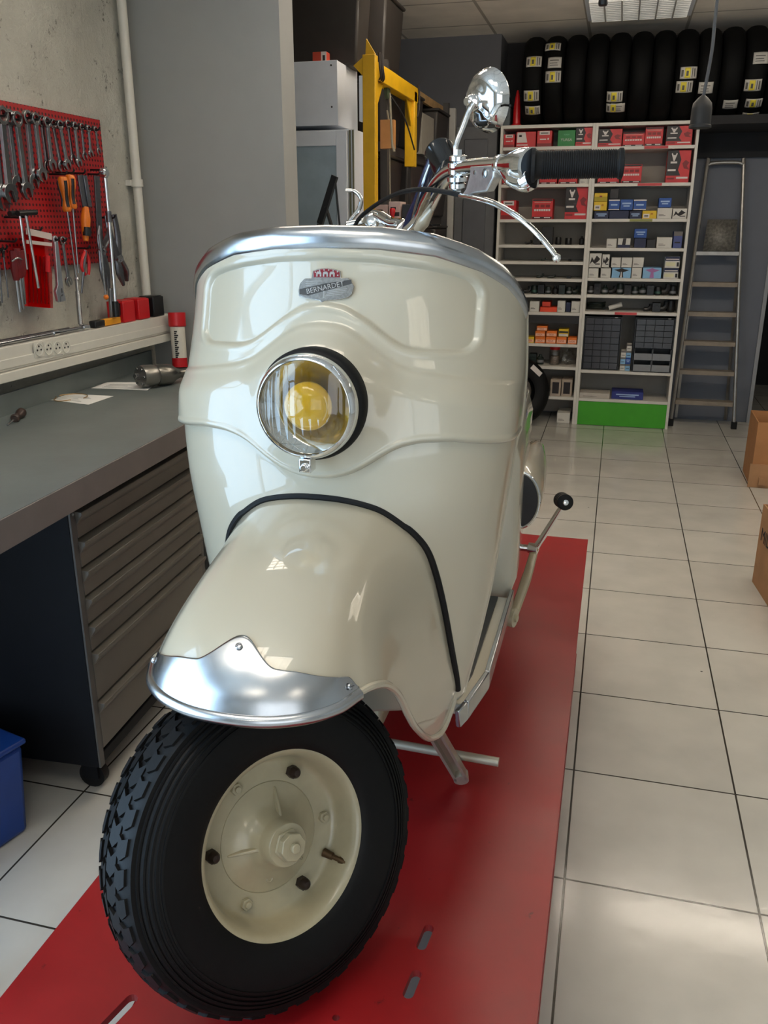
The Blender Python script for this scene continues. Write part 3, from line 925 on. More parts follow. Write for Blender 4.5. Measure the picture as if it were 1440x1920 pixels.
for k in range(NB):
    for sgn in (1, -1):
        d0 = 360 / NB * (k + (.5 if sgn < 0 else 0))
        w = 360 / NB * .40
        # chevron block beside the centre line
        ol = [(-w, .0015), (-w + 2.2, .011), (-w - .3, .0195), (w - .9, .0195), (w + 1.6, .011), (w - .3, .0015)]
        V0 = [wp(.2105 - .00012 * (h * 1000) ** 2 / 12, d0 + u, sgn * h) for u, h in ol]
        V1 = [wp(.2182 - .00012 * (h * 1000) ** 2 / 12, d0 + u * .94, sgn * h) for u, h in ol]
        n = len(ol)
        mb.add(V0 + V1, [tuple(range(n, 2 * n))] + [(i, (i + 1) % n, n + (i + 1) % n, n + i) for i in range(n)])
        # shoulder block
        ol = [(-w * .95, .0225), (-w + 1.6, .030), (-w * .8, .0395), (w * .7, .0395), (w + .9, .030), (w * .8, .0225)]
        f0 = lambda h: .2085 - .0045 * ((h - .0225) / .017) ** 1.6
        V0 = [wp(f0(h) - .001, d0 + u + 3.5, sgn * h) for u, h in ol]
        V1 = [wp(f0(h) + .0078, d0 + u * .94 + 3.5, sgn * h * .995) for u, h in ol]
        mb.add(V0 + V1, [tuple(range(n, 2 * n))] + [(i, (i + 1) % n, n + (i + 1) % n, n + i) for i in range(n)])
mb.build('tyre', TYREM, wheel, angle=25)
# hub nut, acorn nuts, studs, webs, valve
mb = MB().lathe([(.0215, .0515), (.0215, .0545), (.0190, .0555)], WC, WN, 6)
mb.cyl(WC + WN * .0555, WC + WN * .066, .0185, n=8); mb.cyl(WC + WN * .066, WC + WN * .0725, .0065, n=14)
mb.build('hub_nut', CREAM_M, wheel, bev=.0012)
for d in (-127, -9, 111):
    c = wp(.086, d, 0)
    mb = MB().cyl(c + WN * .004, c + WN * .014, .0088, n=6).lathe([(.0082, .013), (.0072, .018), (.0045, .0215), (0, .0225)], c, WN, 16)
    mb.build('acorn_nut', mat('dark_bronze_nut', '#3a2e28', .4, .6), wheel)
for d in (-68, 172.5, 52):
    c = wp(.086, d, 0)
    mb = MB().cyl(c + WN * .004, c + WN * .0105, .0080, n=6).cyl(c + WN * .0105, c + WN * .014, .0042, n=12)
    mb.build('rim_bolt', CREAM_M, wheel, bev=.0006)
for d in (-110, -2, 128):
    a_ = math.radians(d)
    dr = wa * math.cos(a_) + wb_ * math.sin(a_); tn = WN.cross(dr)
    P = []
    mb = MB()
    R = []
    for r, hh, w in ((.024, .034, .0045), (.036, .0265, .004), (.050, .0175, .0032), (.064, .0085, .002)):
        c = WC + dr * r
        R.append([c + WN * (.0) + tn * w * 1.6, c + WN * (hh) + tn * w * .5, c + WN * hh - tn * w * .5, c - tn * w * 1.6])
    mb.rings(R); mb.build('hub_web', CREAM_M, wheel, bev=.001)
v0 = wp(.094, 142, .006); v1 = wp(.1165, 140.5, .040)
mb = MB().cyl(v0, v0.lerp(v1, .35), .0062, .0050, n=14).cyl(v0.lerp(v1, .35), v0.lerp(v1, .6), .0035, n=12).cyl(v0.lerp(v1, .6), v1, .0046, n=12)
mb.build('tyre_valve', mat('brass_valve', '#5a4630', .4, .7), wheel)
m6 = frame(wp(.055, 73, .0085), -wa, wb_ * -1)
if (m6.to_3x3() @ Vector((0, 0, 1))).dot(WN) < 0: m6 = frame(wp(.055, 73, .0085), wa, wb_ * -1)
MB().lathe([(.0042, .0), (.0052, .0006), (.0042, .0012), (.0032, .0006)], wp(.053, 73, .0095), WN, 18, closed=True).build('cast_mark', CREAM_M, wheel)
# fork behind the wheel
mb = MB().tube([WC - WN * .05, WC - WN * .075 + Vector((.0, .06, .10)), Vector((XS, 1.10, .86)), Vector((XS, 1.15, 1.0))], [.018, .018, .022, .024], 12, 6)
mb.cyl(WC - WN * .062, WC - WN * .040, .05)
mb.build('fork', CREAM_M, sc)

# ---- handlebar, turned with the wheel
def hp(x, y, Y): return at_y(x, y, Y)
root_p = Vector((XS + .012, 1.300, 1.30))
bar_pts = [root_p, hp(778, 428, 1.27), hp(803, 381, 1.25), hp(822, 345, 1.222), hp(845, 322, 1.19), hp(876, 314, 1.155), hp(905, 311, 1.12), hp(940, 309, 1.085)]
mb = MB().tube(bar_pts, [.0125, .0125, .0125, .0115, .0105, .0098, .0096, .0096], 16, 8)
# far half of the bar
far_pts = [root_p, hp(755, 432, 1.34), hp(735, 420, 1.41), hp(712, 406, 1.46), hp(692, 404, 1.50)]
mb.tube(far_pts, [.0125, .0115, .010, .0098, .0098], 14, 6)
mb.cyl(Vector((XS, 1.312, 1.05)), Vector((XS + .004, 1.314, 1.31)), .021, n=20)
bar = mb.build('handlebar', CHROME, sc, angle=50)
g0, g1 = hp(996, 310, 1.05), hp(1169, 306.5, 1.06)
GD = (g1 - g0).normalized()
b0 = hp(936, 309, 1.085)
L = (g0 - b0).length
prof = [(.0105, -.002), (.0118, 0), (.0118, .006), (.0105, .0065), (.0112, .009), (.0122, .015), (.0150, .024), (.0178, .034), (.0192, .044), (.0192, L - .002), (.015, L)]
MB().lathe(prof, b0, (g0 - b0), 40).build('twist_housing', CHROME, bar, angle=45)
Lg = (g1 - g0).length
prof = [(.0135, 0), (.0185, .0005), (.0185, .004), (.0160, .0055), (.0150, .008)]
h = .012
while h < Lg - .010:
    prof += [(.0146, h), (.0154, h + .0005), (.0154, h + .0013), (.0146, h + .0018)]; h += .0024
prof += [(.0152, Lg - .006), (.0164, Lg - .005), (.0164, Lg - .001), (.014, Lg), (0, Lg)]
MB().lathe(prof, g0, GD, 40).build('grip', RUBBER, bar, angle=30)
# lower edge of the cast housing
q0 = hp(945, 322, 1.125)
MB().tube([hp(944, 318, 1.075), hp(962, 333, 1.065), hp(985, 339, 1.055), hp(997, 334, 1.05)], [.006, .011, .013, .012], 12, 5).build('cable_stop', CHROME, bar)
# lever perch: bracket plate under the bar with screw
M = frame(hp(873, 366, 1.142), (hp(925, 366, 1.088) - hp(873, 366, 1.142)), Vector((0, 0, 1)))
sx = (hp(925, 366, 1.088) - hp(873, 366, 1.142)).length / 52; sz = .00072
ol = [(0, 0), (8, 10), (15, 34), (14, 46), (58, 46), (58, 27), (46, 6), (22, 3), (10, -3)]
mb = MB().prism([(x * sx, y * sz) for x, y in ol], M @ Matrix.Translation((0, 0, -.006)), .012)
mb.build('lever_bracket', mat('cast_bracket', '#b9b8b4', .38, .9, var=.15, vscale=60), bar, bev=.0015)
mb = MB()
c = M @ Vector((44 * sx, 34 * sz, .006)); zz = M.to_3x3() @ Vector((0, 0, 1))
mb.lathe([(.0055, 0), (.0055, .002), (.003, .0035), (0, .0036)], c, zz, 18)
c = M @ Vector((24 * sx, 36 * sz, .006)); mb.lathe([(.0025, 0), (.0025, .001), (0, .0014)], c, zz, 12)
mb.build('bracket_screws', STEEL, bar)
lev = [hp(866, 367, 1.145), hp(890, 371, 1.115), hp(920, 379, 1.085), hp(950, 393, 1.06), hp(985, 417, 1.04), hp(1012, 443, 1.03), hp(1035, 470, 1.03), hp(1044, 484, 1.03)]
mb = MB().tube(lev, [.0055, .006, .0056, .005, .0046, .0044, .0040, .0036], 12, 8, flat=.62)
mb.sphere(lev[-1], .0050)
mb.build('brake_lever', CHROME, bar, angle=60)
# clamp knuckle and the mirror stem
kc = hp(859, 322, 1.178)
mb = MB()
for dz, r in ((.016, .0115), (.008, .0135), (0, .0125), (-.009, .0135), (-.017, .011)):
    mb.lathe([(r * .7, -.004), (r, -.0025), (r, .0025), (r * .7, .004)], kc + Vector((0, -.004, dz)), (0, -.15, 1), 18)
mb.cyl(kc + Vector((0, -.004, -.028)), kc + Vector((0, -.004, .026)), .0062, n=6)
mb.build('mirror_clamp', CHROME, bar, angle=50)
stem = [kc + Vector((0, -.004, .020)), hp(856, 288, 1.178), hp(855, 272, 1.180), hp(866, 243, 1.185), hp(880, 207, 1.19), hp(889, 192, 1.19)]
MB().tube(stem, .0040, 12, 5).build('mirror_stem', CHROME, bar)
mc = hp(906, 189, 1.225)
mn = Vector((-.66, -.74, -.10)).normalized()
rm = .0385
prof = [(0, .020), (.006, .020), (.008, .017), (.0085, .0135), (.014, .0125), (.016, .0105), (.024, .0085), (.030, .005), (.0345, .001), (rm - .0015, -.005), (rm, -.0085), (rm + .001, -.0105), (rm, -.0125), (rm - .002, -.0115), (0, -.0115)]
MB().lathe(prof[::-1], mc, mn, 56).build('mirror_shell', CHROME, bar, angle=40)
MB().lathe([(rm - .003, -.0122), (0, -.0122)], mc, mn, 40).build('mirror_glass', mat('mirror_glass', '#dfe4e8', .02, 1, var=.01), bar)
kn = mc + mn * .019
MB().sphere(kn, .0085).cyl(kn, kn + mn * .010, .005, n=12).cyl(hp(889, 192, 1.19), kn, .004, n=10).build('mirror_ball', CHROME, bar)
# black instrument cup beside the clamp
ic0 = hp(843, 322, 1.215); ic1 = hp(826, 290, 1.250)
ia = (ic1 - ic0)
MB().lathe([(.006, -.004), (.0195, -.001), (.0205, .002), (.0205, ia.length), (.0215, ia.length + .001), (.0215, ia.length + .005), (.0195, ia.length + .006), (0, ia.length + .006)], ic0, ia, 40).build('horn_button_cup', BLACKG, bar, angle=50)
# cables
MB().tube([hp(864, 366, 1.147), hp(835, 360, 1.17), hp(790, 355, 1.22), hp(745, 363, 1.29), hp(705, 384, 1.36), hp(672, 412, 1.41), hp(655, 450, 1.42)], .0033, 8, 8).build('brake_cable', RUBBER, bar)
BLUEC = mat('dark_blue_sleeve', '#10183a', .4, coat=.3)
MB().tube([hp(812, 300, 1.235), hp(800, 330, 1.245), hp(785, 375, 1.262), hp(770, 410, 1.28), hp(760, 440, 1.29)], .0075, 10, 8).build('wiring_sleeve', BLUEC, bar)
MB().tube([hp(806, 308, 1.232), hp(792, 345, 1.24), hp(778, 392, 1.258), hp(768, 432, 1.27)], .0022, 8, 8).build('speedometer_cable', STEEL, bar)
MB().tube([hp(810, 392, 1.235), hp(795, 415, 1.245), hp(783, 432, 1.25)], [.003, .009, .007], 12, 5).build('cable_boot', CREAM, bar)
# far lever hook and chrome cup behind the shield
MB().tube([hp(649, 357, 1.50), hp(662, 358, 1.50), hp(673, 366, 1.50), hp(677, 378, 1.50), hp(671, 395, 1.49), hp(655, 416, 1.48), hp(648, 432, 1.47)], [.0040, .0042, .0046, .005, .005, .005, .005], 12, 6, flat=.75).build('clutch_lever', CHROME, bar)
cc = hp(700, 410, 1.475)
mb = MB().lathe([(0, .026), (.010, .0245), (.018, .018), (.0225, .008), (.0235, 0), (.0225, -.006), (.0, -.006)][::-1], cc + Vector((0, 0, -.014)), (.55, .25, .8), 36)
mb.build('chrome_cup', CHROME, bar, angle=50)
mb = MB().cyl(hp(652, 425, 1.47), hp(700, 415, 1.475), .009)
mb.build('far_grip_housing', CHROME, bar)

# ---- floorboard, body, stands
FLZ = .635
mb = MB()
xr_ = XS + .222
mb.prism([(XS - .205, 1.20), (XS - .222, 1.30), (XS - .222, 1.64), (xr_, 1.64), (xr_, 1.30), (XS + .205, 1.20)], Matrix.Translation((0, 0, FLZ - .02)), .02)
fb = mb.build('floorboard', CREAM, sc, bev=.003)
mb = MB().prism([(XS - .19, 1.215), (XS - .2, 1.30), (XS - .2, 1.63), (XS + .2, 1.63), (XS + .2, 1.30), (XS + .19, 1.215)], Matrix.Translation((0, 0, FLZ)), .004)
mb.build('floor_mat', BLACK, fb)
for s in (-1, 1):
    mb = MB()
    P = [Vector((XS + s * .196, 1.175, FLZ - .012)), Vector((XS + s * .206, 1.20, FLZ - .008)), Vector((XS + s * .225, 1.30, FLZ - .006)), Vector((XS + s * .225, 1.66, FLZ - .006))]
    for a, b in zip(P[:-1], P[1:]):
        mb.beam(a, b, .009, .034)
    mb.build('edge_strip', ALU, fb, bev=.002)
# rear body under the seat
def body_sec(y, w0, w1, z0, z1):
    n = 14; pts = []
    for i in range(n):
        a = 2 * PI * (i + .5) / n
        c, s_ = math.cos(a), math.sin(a)
        e = .32
        x = math.copysign(abs(c) ** e, c); z = math.copysign(abs(s_) ** e, s_)
        w = w0 + (w1 - w0) * (z * .5 + .5)
        pts.append(Vector((XS + w * x, y, (z0 + z1) / 2 + (z1 - z0) / 2 * z)))
    return pts
mb = MB().rings([body_sec(1.655, .222, .218, .605, .98), body_sec(1.665, .236, .230, .592, 1.0), body_sec(1.85, .225, .222, .57, 1.03), body_sec(2.1, .205, .215, .60, 1.02), body_sec(2.35, .17, .18, .68, .96), body_sec(2.5, .08, .09, .74, .86)])
body = mb.build('rear_body', CREAM, sc, angle=60, bev=.004)
for s in (1, -1):
    cx = XS + s * .212; cz_ = .787
    mb = MB()
    R = []
    for y, k in ((1.835, .9), (1.85, 1.0), (1.95, 1.0), (2.1, .86), (2.25, .55), (2.36, .15)):
        R.append([Vector((cx + .050 * k * math.cos(t), y, cz_ + .070 * k * math.sin(t))) for t in np.linspace(0, 2 * PI, 28, endpoint=False)])
    mb.rings(R)
    cowl = mb.build('side_cowl', CREAM, sc, angle=60)
    MB().rings([[Vector((cx + .0445 * math.cos(t), yy, cz_ + .0625 * math.sin(t))) for t in np.linspace(0, 2 * PI, 28, endpoint=False)] for yy in (1.8325, 1.834)]).build('air_intake', BLACK, cowl)
    MB().tube([Vector((cx + .0465 * math.cos(t), 1.833, cz_ + .0655 * math.sin(t))) for t in np.linspace(0, 2 * PI, 40)], .0038, 8, 1).build('intake_ring', CHROME, cowl)
mb = MB().sphere((XS, 1.98, 1.075), .13, 24, 12, (.95, 1.5, .38))
mb.build('seat', BLACK, sc)
mb = MB().cyl((XS, 2.0, 1.0), (XS, 2.0, 1.06), .03)
mb.build('seat_post', CHROME, sc)
# rear wheel
RC = Vector((XS, 2.18, LZ + .213))
prof = [(.1175, .046), (.128, .0535), (.15, .057), (.17, .058), (.19, .052), (.205, .042), (.211, .025), (.213, 0)]
prof = prof + [(r, -h) for r, h in prof[::-1][1:]]
rw = MB().lathe(prof, RC, (1, 0, 0), 72).build('rear_wheel', TYREM, sc, angle=40)
MB().lathe([(.118, .044), (.110, .040), (.10, .01), (.05, .012), (.03, .04), (0, .04)], RC, (1, 0, 0), 48).build('rim', CREAM_M, rw)
MB().lathe([(.118, .044), (.110, .040), (.10, .01), (.05, .012), (.03, .04), (0, .04)], RC, (-1, 0, 0), 48).build('rim', CREAM_M, rw)
# kick starter with rubber pedal
k0, k1 = at_y(999, 1028, 1.93), at_y(1057, 945, 1.90)
mb = MB().tube([Vector((k0.x - .05, k0.y, k0.z)), k0, k0.lerp(k1, .12) + Vector((.004, 0, -.002)), k0.lerp(k1, .95), k1], [.008, .0085, .0075, .0065, .0065], 12, 5)
mb.lathe([(.013, -.01), (.013, .012), (.006, .014)], k0, (1, -.2, 0), 18)
kick = mb.build('kick_starter', CHROME, sc, angle=50)
pc_ = k1 + Vector((0, 0, .006))
kd = Vector((.25, -.95, .18)).normalized()
mb = MB().lathe([(.012, -.03), (.0185, -.028), (.0185, -.022), (.016, -.02), (.0185, -.017), (.0185, -.011), (.016, -.009), (.0185, -.006), (.0185, .002), (.016, .004), (.0185, .007), (.0185, .015), (.014, .018)], pc_, kd, 24)
mb.build('pedal_rubber', RUBBER, kick)
MB().lathe([(.0065, .0175), (.0065, .0205), (.003, .022), (0, .022)], pc_, kd, 14).build('pedal_end', CHROME, kick)
# frame arm below the body on the kick starter side
mb = MB()
a0, a1, a2 = at_y(1000, 1040, 1.98), at_y(985, 1090, 1.84), at_y(961, 1158, 1.64)
mb.tube([a0, a1, a2], [.010, .012, .010], 10, 6, flat=.55)
mb.lathe([(.020, -.006), (.020, .006)], a2, (1, -.25, 0), 22); mb.lathe([(.008, .006), (.008, .011), (.003, .012)], a2, (1, -.25, 0), 12)
mb.build('swing_arm', CREAM_M, sc)
# front prop stand with cross tube
f1 = at_z(868, 1462, LZ + .012); f0 = at_y(815, 1372, 1.262)
mb = MB()
dv = (f1 - f0).normalized(); rr_ = dv.cross(Vector((0, -1, .3))).normalized(); nn_ = rr_.cross(dv)
for q in (-1, 1):
    mb.beam(f0 + rr_ * q * .010, f1 + rr_ * q * .010 - dv * .012, .005, .018, nn_)
mb.beam(f0 - nn_ * .0065, f1 - nn_ * .0065 - dv * .010, .018, .004, nn_)
mb.lathe([(.014, -.009), (.014, .009)], f1 - dv * .012, rr_.cross(dv), 18)
stand = mb.build('prop_stand', mat('stand_steel', '#b3aa9b', .35, .6), sc)
ct = at_y(935, 1429, 1.333)
MB().cyl((XS - .25, 1.345, ct.z + .006), (ct.x, 1.333, ct.z), .0085, n=16).build('cross_tube', mat('stand_tube', '#b0a896', .4, .5), stand)
xl = 2 * XS - f0.x
mb = MB().beam(Vector((xl, f0.y, f0.z)), Vector((2 * XS - f1.x, f1.y, f1.z - .0)), .020, .018)
mb.build('stand_leg', mat('stand_steel', '#b3aa9b', .35, .6), stand)
MB().box((XS - .06, 1.23, .55), (XS + .06, 1.75, .612)).build('chassis_tunnel', CREAM_M, sc, bev=.01)

# ================================================================== workbench side
BZ = .86
BA = math.radians(3.2)                    # the bench stands a little off parallel to the wall
def bx(s, d, z):                          # s along the bench from its near end, d from the front edge towards the wall
    o = Vector((-1.035, .95, 0)); c, n = math.cos(BA), math.sin(BA)
    return Vector((o.x - n * s - c * d, o.y + c * s - n * d, z))
BM = frame(bx(0, 0, 0), bx(1, 0, 0) - bx(0, 0, 0), bx(0, 1, 0) - bx(0, 0, 0))   # x along, y to the wall, z up
bench = thing('workbench', 'long grey workbench with steel edge against the concrete wall', 'workbench', tuple(BM @ Vector((1.0, .3, 0))))
mb = MB().box((-.1, .004, BZ - .01), (2.02, .54, BZ), BM); mb.build('worktop', BENCH, bench)
mb = MB().box((-.1, 0, BZ - .062), (2.02, .004, BZ), BM).box((-.1, .004, BZ - .062), (2.02, .03, BZ - .0105), BM); mb.build('front_edge', BENCHE, bench, bev=.0015)
mb = MB().box((-.1, .5405, BZ - .03), (2.02, .552, BZ + .06), BM); mb.build('splashback', BENCH, bench, bev=.002)
mb = MB().box((-.1, .031, BZ - .05), (2.02, .54, BZ - .0105), BM); mb.build('underframe', BENCHE, bench)
for s_ in (1.93,):
    for d in (.06, .47):
        MB().box((s_, d, 0), (s_ + .05, d + .05, BZ - .0505), BM).build('leg', CABD, bench)
for d in (.06, .47):
    MB().box((-.08, d, 0), (-.03, d + .05, BZ - .0505), BM).build('leg', CABD, bench)
# drawer cabinet on castors under the bench
cabp = at_x(190, 1430, -1.15)
CM = frame(Vector((-1.145, 1.575, 0)), Vector((-math.sin(BA), math.cos(BA), 0)), Vector((-math.cos(BA), -math.sin(BA), 0)))
CW, CD, CZ0, CZ1 = .70, .45, .085, .785
cab = thing('tool_cabinet', 'charcoal roller cabinet with grey drawers under the workbench', 'tool cabinet', tuple(CM @ Vector((CW / 2, CD / 2, 0))))
mb = MB().box((0, .006, CZ0), (.018, CD, CZ1), CM).box((CW - .018, .006, CZ0), (CW, CD, CZ1), CM).box((.018, .006, CZ1 - .02), (CW - .018, CD, CZ1), CM).box((.018, .006, CZ0), (CW - .018, CD, CZ0 + .03), CM).box((.018, CD - .012, CZ0 + .03), (CW - .018, CD, CZ1 - .02), CM)
mb.build('carcass', CABD, cab, bev=.002)
for q in (0, CW - .02):
    MB().box((q, 0, CZ0), (q + .02, .0055, CZ1), CM).build('corner_post', mat('cabinet_post', '#55524e', .5), cab, bev=.001)
zs = [.127, .262, .397, .469, .541, .613, .685, .757]
for z0, z1 in zip(zs[:-1], zs[1:]):
    mb = MB()
    # front with a rolled grip along its top
    prof = [(0.016, z0 + .004), (-.001, z0 + .004), (-.001, z1 - .034), (-.004, z1 - .030), (-.016, z1 - .012), (-.016, z1 - .005), (-.004, z1 - .004), (.016, z1 - .004)]
    R = [[CM @ Vector((x, d, z)) for d, z in prof] for x in (.021, CW - .021)]
    mb.rings(R); mb.build('drawer', DRAW, cab, bev=.0012)
mb = MB().cyl(CM @ Vector((.011, -.0004, CZ1 - .035)), CM @ Vector((.011, .004, CZ1 - .035)), .004, n=10); mb.build('key_lock', CHROME, cab)
for x in (.045, CW - .045):
    for d in (.05, CD - .05):
        mb = MB().box((x - .03, d - .03, CZ0 - .008), (x + .03, d + .03, CZ0 - .0005), CM).box((x - .02, d - .022, .03), (x - .014, d + .022, CZ0 - .008), CM).box((x + .014, d - .022, .03), (x + .02, d + .022, CZ0 - .008), CM)
        ct_ = mb.build('castor', CABD, cab)
        MB().cyl(CM @ Vector((x - .012, d, .035)), CM @ Vector((x + .012, d, .035)), .035, n=22).build('castor_wheel', RUBBER, ct_)
# blue bin on the floor at the left
mb = MB()
c = at_z(54, 1556, 0)
bm_ = frame(Vector((c.x, c.y, 0)), Vector((-.62, .16, 0)), Vector((-.16, -.62, 0)))
mb.rings([[bm_ @ Vector(p) for p in ((0, 0, 0), (.30, 0, 0), (.30, .30, 0), (0, .30, 0))], [bm_ @ Vector(p) for p in ((-.012, -.012, .235), (.312, -.012, .235), (.312, .312, .235), (-.012, .312, .235))]])
bb = mb.build('storage_crate', BLUEP, bev=.012)
tag(bb, 'blue plastic crate on the floor beside the drawer cabinet', 'crate')
mb = MB()
mb.box((-.018, -.018, .236), (.318, .318, .25), bm_); mb.build('lid', BLUEP, bb, bev=.005)

# trunking with sockets
RX = -1.605
tr = thing('cable_trunking', 'white cable trunking with four sockets along the concrete wall', 'cable trunking', (WX + .05, 2.0, .96))
mb = MB().box((WX + .001, .95, .985), (RX - .012, 2.985, 1.050)).box((WX + .001, .95, .957), (RX, 2.985, .984)).box((RX - .0118, .95, .992), (RX - .008, 2.985, 1.018))
mb.build('channel', PVC, tr, bev=.002)
MB().box((WX + .001, 2.9855, .955), (RX + .002, 2.9935, 1.0525)).build('end_cap', PVC, tr, bev=.001)
for px in (72, 90, 107, 123):
    p = at_x(px, 655.5 - (px - 72) * .10, RX - .008)
    mb = MB()
    mb.m = 0; mb.box((RX - .0079, p.y - .0215, p.z - .0215), (RX - .006, p.y + .0215, p.z + .0215))
    mb.lathe([(.019, 0), (.019, .0022), (.0165, .0022), (.016, .0006), (0, .0006)], (RX - .006, p.y, p.z), (1, 0, 0), 24)
    mb.m = 1
    for dy, dz in ((-.0085, -.001), (.0085, -.001), (0, .0095)):
        mb.cyl((RX - .0055, p.y + dy, p.z + dz), (RX - .0045, p.y + dy, p.z + dz), .003, n=8)
    mb.build('socket', [PVC, INK], tr)

# pegboard
PX = WX + .02
pb = thing('pegboard', 'red perforated steel tool board hung with wrenches on the concrete wall', 'tool board', (PX, 2.2, 1.24))
pr = at_x(187, 225, PX); pbm = at_x(197, 495, PX)
PY1, PZ1, PZ0 = pr.y, pr.z, pbm.z + .005
PY0 = 1.55
mb = MB().box((PX - .002, PY0, PZ0), (PX, PY1, PZ1)); mb.build('board', PEG, pb)
mb = MB().box((PX - .019, PY0, PZ1 - .003), (PX - .0025, PY1, PZ1)).box((PX - .019, PY1 - .003, PZ0), (PX - .0025, PY1, PZ1 - .0035)).box((PX - .019, PY0, PZ0), (PX - .0025, PY1 - .0035, PZ0 + .003))
mb.build('folded_edge', RED, pb)
TX = PX + .030                                           # plane the tools hang in
def hook(p, par=pb, l=.05, r=.003):
    MB().tube([Vector((PX - .0005, p.y, p.z)), Vector((p.x - .008, p.y, p.z - .001)), Vector((p.x + .010, p.y, p.z - .001)), Vector((p.x + .017, p.y, p.z + .008))], r, 8, 4).build('hook', BLACK, par)

def ring_shape(r0, r1, th, c, M, mb, n=24):
    R = []
    for r, z in ((r0, -th / 2), (r1, -th / 2), (r1, th / 2), (r0, th / 2)):
        R.append([M @ Vector((c[0] + r * math.cos(2 * PI * j / n), c[1] + r * math.sin(2 * PI * j / n), z)) for j in range(n)])
    R.append(R[0]); mb.rings(R, False, False)
def jaw(w, c, ang, M, th, mb):
    """open end: a C of outer radius w"""
    pts = []
    for a in np.linspace(math.radians(52), math.radians(308), 18):
        pts.append((w * math.cos(a), w * math.sin(a)))
    o = .42 * w
    pts += [(w * .95, -o), (-.15 * w, -o), (-.35 * w, 0), (-.15 * w, o), (w * .95, o)]
    ca, sa = math.cos(ang), math.sin(ang)
    pts = [(c[0] + x * ca - y * sa, c[1] + x * sa + y * ca) for x, y in pts]
    mb.prism(pts, M @ Matrix.Translation((0, 0, -th / 2)), th)
def wrench(p0, p1, s, label, group='combination wrenches in a row on the tool board', name='combination_wrench'):
    """ring end at p0 (on its hook), open end at p1; s = half width of the jaw"""
    p0, p1 = Vector(p0), Vector(p1)
    d = p1 - p0; L = d.length
    M = frame(p0, d, Vector((0, 1, 0)))
    mb = MB(); th = s * .42
    ring_shape(s * .52, s * .86, th * 1.15, (0, 0), M, mb)
    sw = s * .40
    x0, x1 = s * .80, L - s * 1.4
    R = []
    for x, w, t in ((x0, sw * 1.15, th * .8), (x0 + .01, sw, th * .7), (x1 - .01, sw * 1.05, th * .7), (x1, sw * 1.5, th * .9)):
        R.append([M @ Vector((x, -w, -t / 2)), M @ Vector((x, w, -t / 2)), M @ Vector((x, w * .8, t / 2)), M @ Vector((x, -w * .8, t / 2))])
    mb.rings(R)
    jaw(s, (L - s * .75, 0), .26, M, th, mb)
    o = mb.build(name, STEEL, bev=.0008)
    return tag(o, label, 'wrench', group)
ords = ['first', 'second', 'third', 'fourth', 'fifth', 'sixth', 'seventh', 'eighth', 'ninth', 'tenth', 'eleventh', 'twelfth', 'thirteenth', 'fourteenth', 'fifteenth', 'sixteenth', 'seventeenth', 'eighteenth']
WR = [(-14, 214, 6, 390, .026), (3, 216, 20, 378, .025), (16, 220, 33, 360, .023), (31, 223, 52, 370, .0215), (51, 220, 64, 352, .0205), (66, 223, 80, 338, .0185), (78, 227, 91, 322, .017), (88, 229, 99, 318, .016), (99, 232, 116, 320, .015), (112, 234, 128, 316, .0145), (127, 233, 138, 306, .0135), (140, 236, 149, 312, .0130), (153, 238, 159, 299, .0120), (166, 241, 171, 294, .0112), (179, 243, 186, 289, .0105)]
nW = len(WR)
for i, (x0, y0, x1, y1, s_) in enumerate(WR):
    a = at_x(x0, y0, TX + .012 * (i % 2)); b = at_x(x1, y1, TX + .012 * (i % 2) - .006)
    k = nW - 1 - i
    if k == 0: w = 'smallest combination wrench at the end of the top row on the red tool board'
    elif i == 0: w = 'largest combination wrench in the top row, cut by the photo edge'
    elif i == 1: w = 'steel combination wrench with a big jaw, next to the largest in the row'
    else: w = '%s steel combination wrench counted from the small end of the top row' % ords[k]
    wrench(a, b, s_ * 1.12, w)
    hook(a)

def rod(pts, r, m, name, label, cat, group=None, n=10):
    o = MB().tube(pts, r, n, 4).build(name, m); return tag(o, label, cat, group)
def handle_tool(name, label, cat, top, bot, frac, r, hm, shaft_m, shaft_r, group=None, tip=True, hprof=None, grip_m=None):
    """screwdriver-like tool: handle for the first frac of top->bot"""
    top, bot = Vector(top), Vector(bot); d = bot - top; L = d.length; d.normalize()
    t = thing(name, label, cat, tuple(top.lerp(bot, .5)), group)
    hl_ = L * frac
    prof = hprof or [(0, 0), (.75, .02), (1.0, .10), (.98, .28), (.72, .50), (.60, .66), (.78, .82), (.92, .93), (.7, 1.0), (0, 1.0)]
    MB().lathe([(r * a, hl_ * b) for a, b in prof], top, d, 20).build('handle', hm, t, angle=50)
    if grip_m:
        for an in (0, 2 * PI / 3, 4 * PI / 3):
            u = basis(d)[1] * math.cos(an) + basis(d)[2] * math.sin(an)
            MB().tube([top + d * hl_ * f + u * r * k for f, k in ((.12, .88), (.3, .86), (.5, .64), (.7, .56), (.86, .74))], r * .34, 8, 4).build('grip_insert', grip_m, t)
    mb = MB().cyl(top + d * hl_ * .99, bot, shaft_r, shaft_r * (.85 if tip else 1), n=12)
    mb.build('shaft', shaft_m, t)
    return t
def pt(x, y, dx=0): return at_x(x, y, TX + dx)

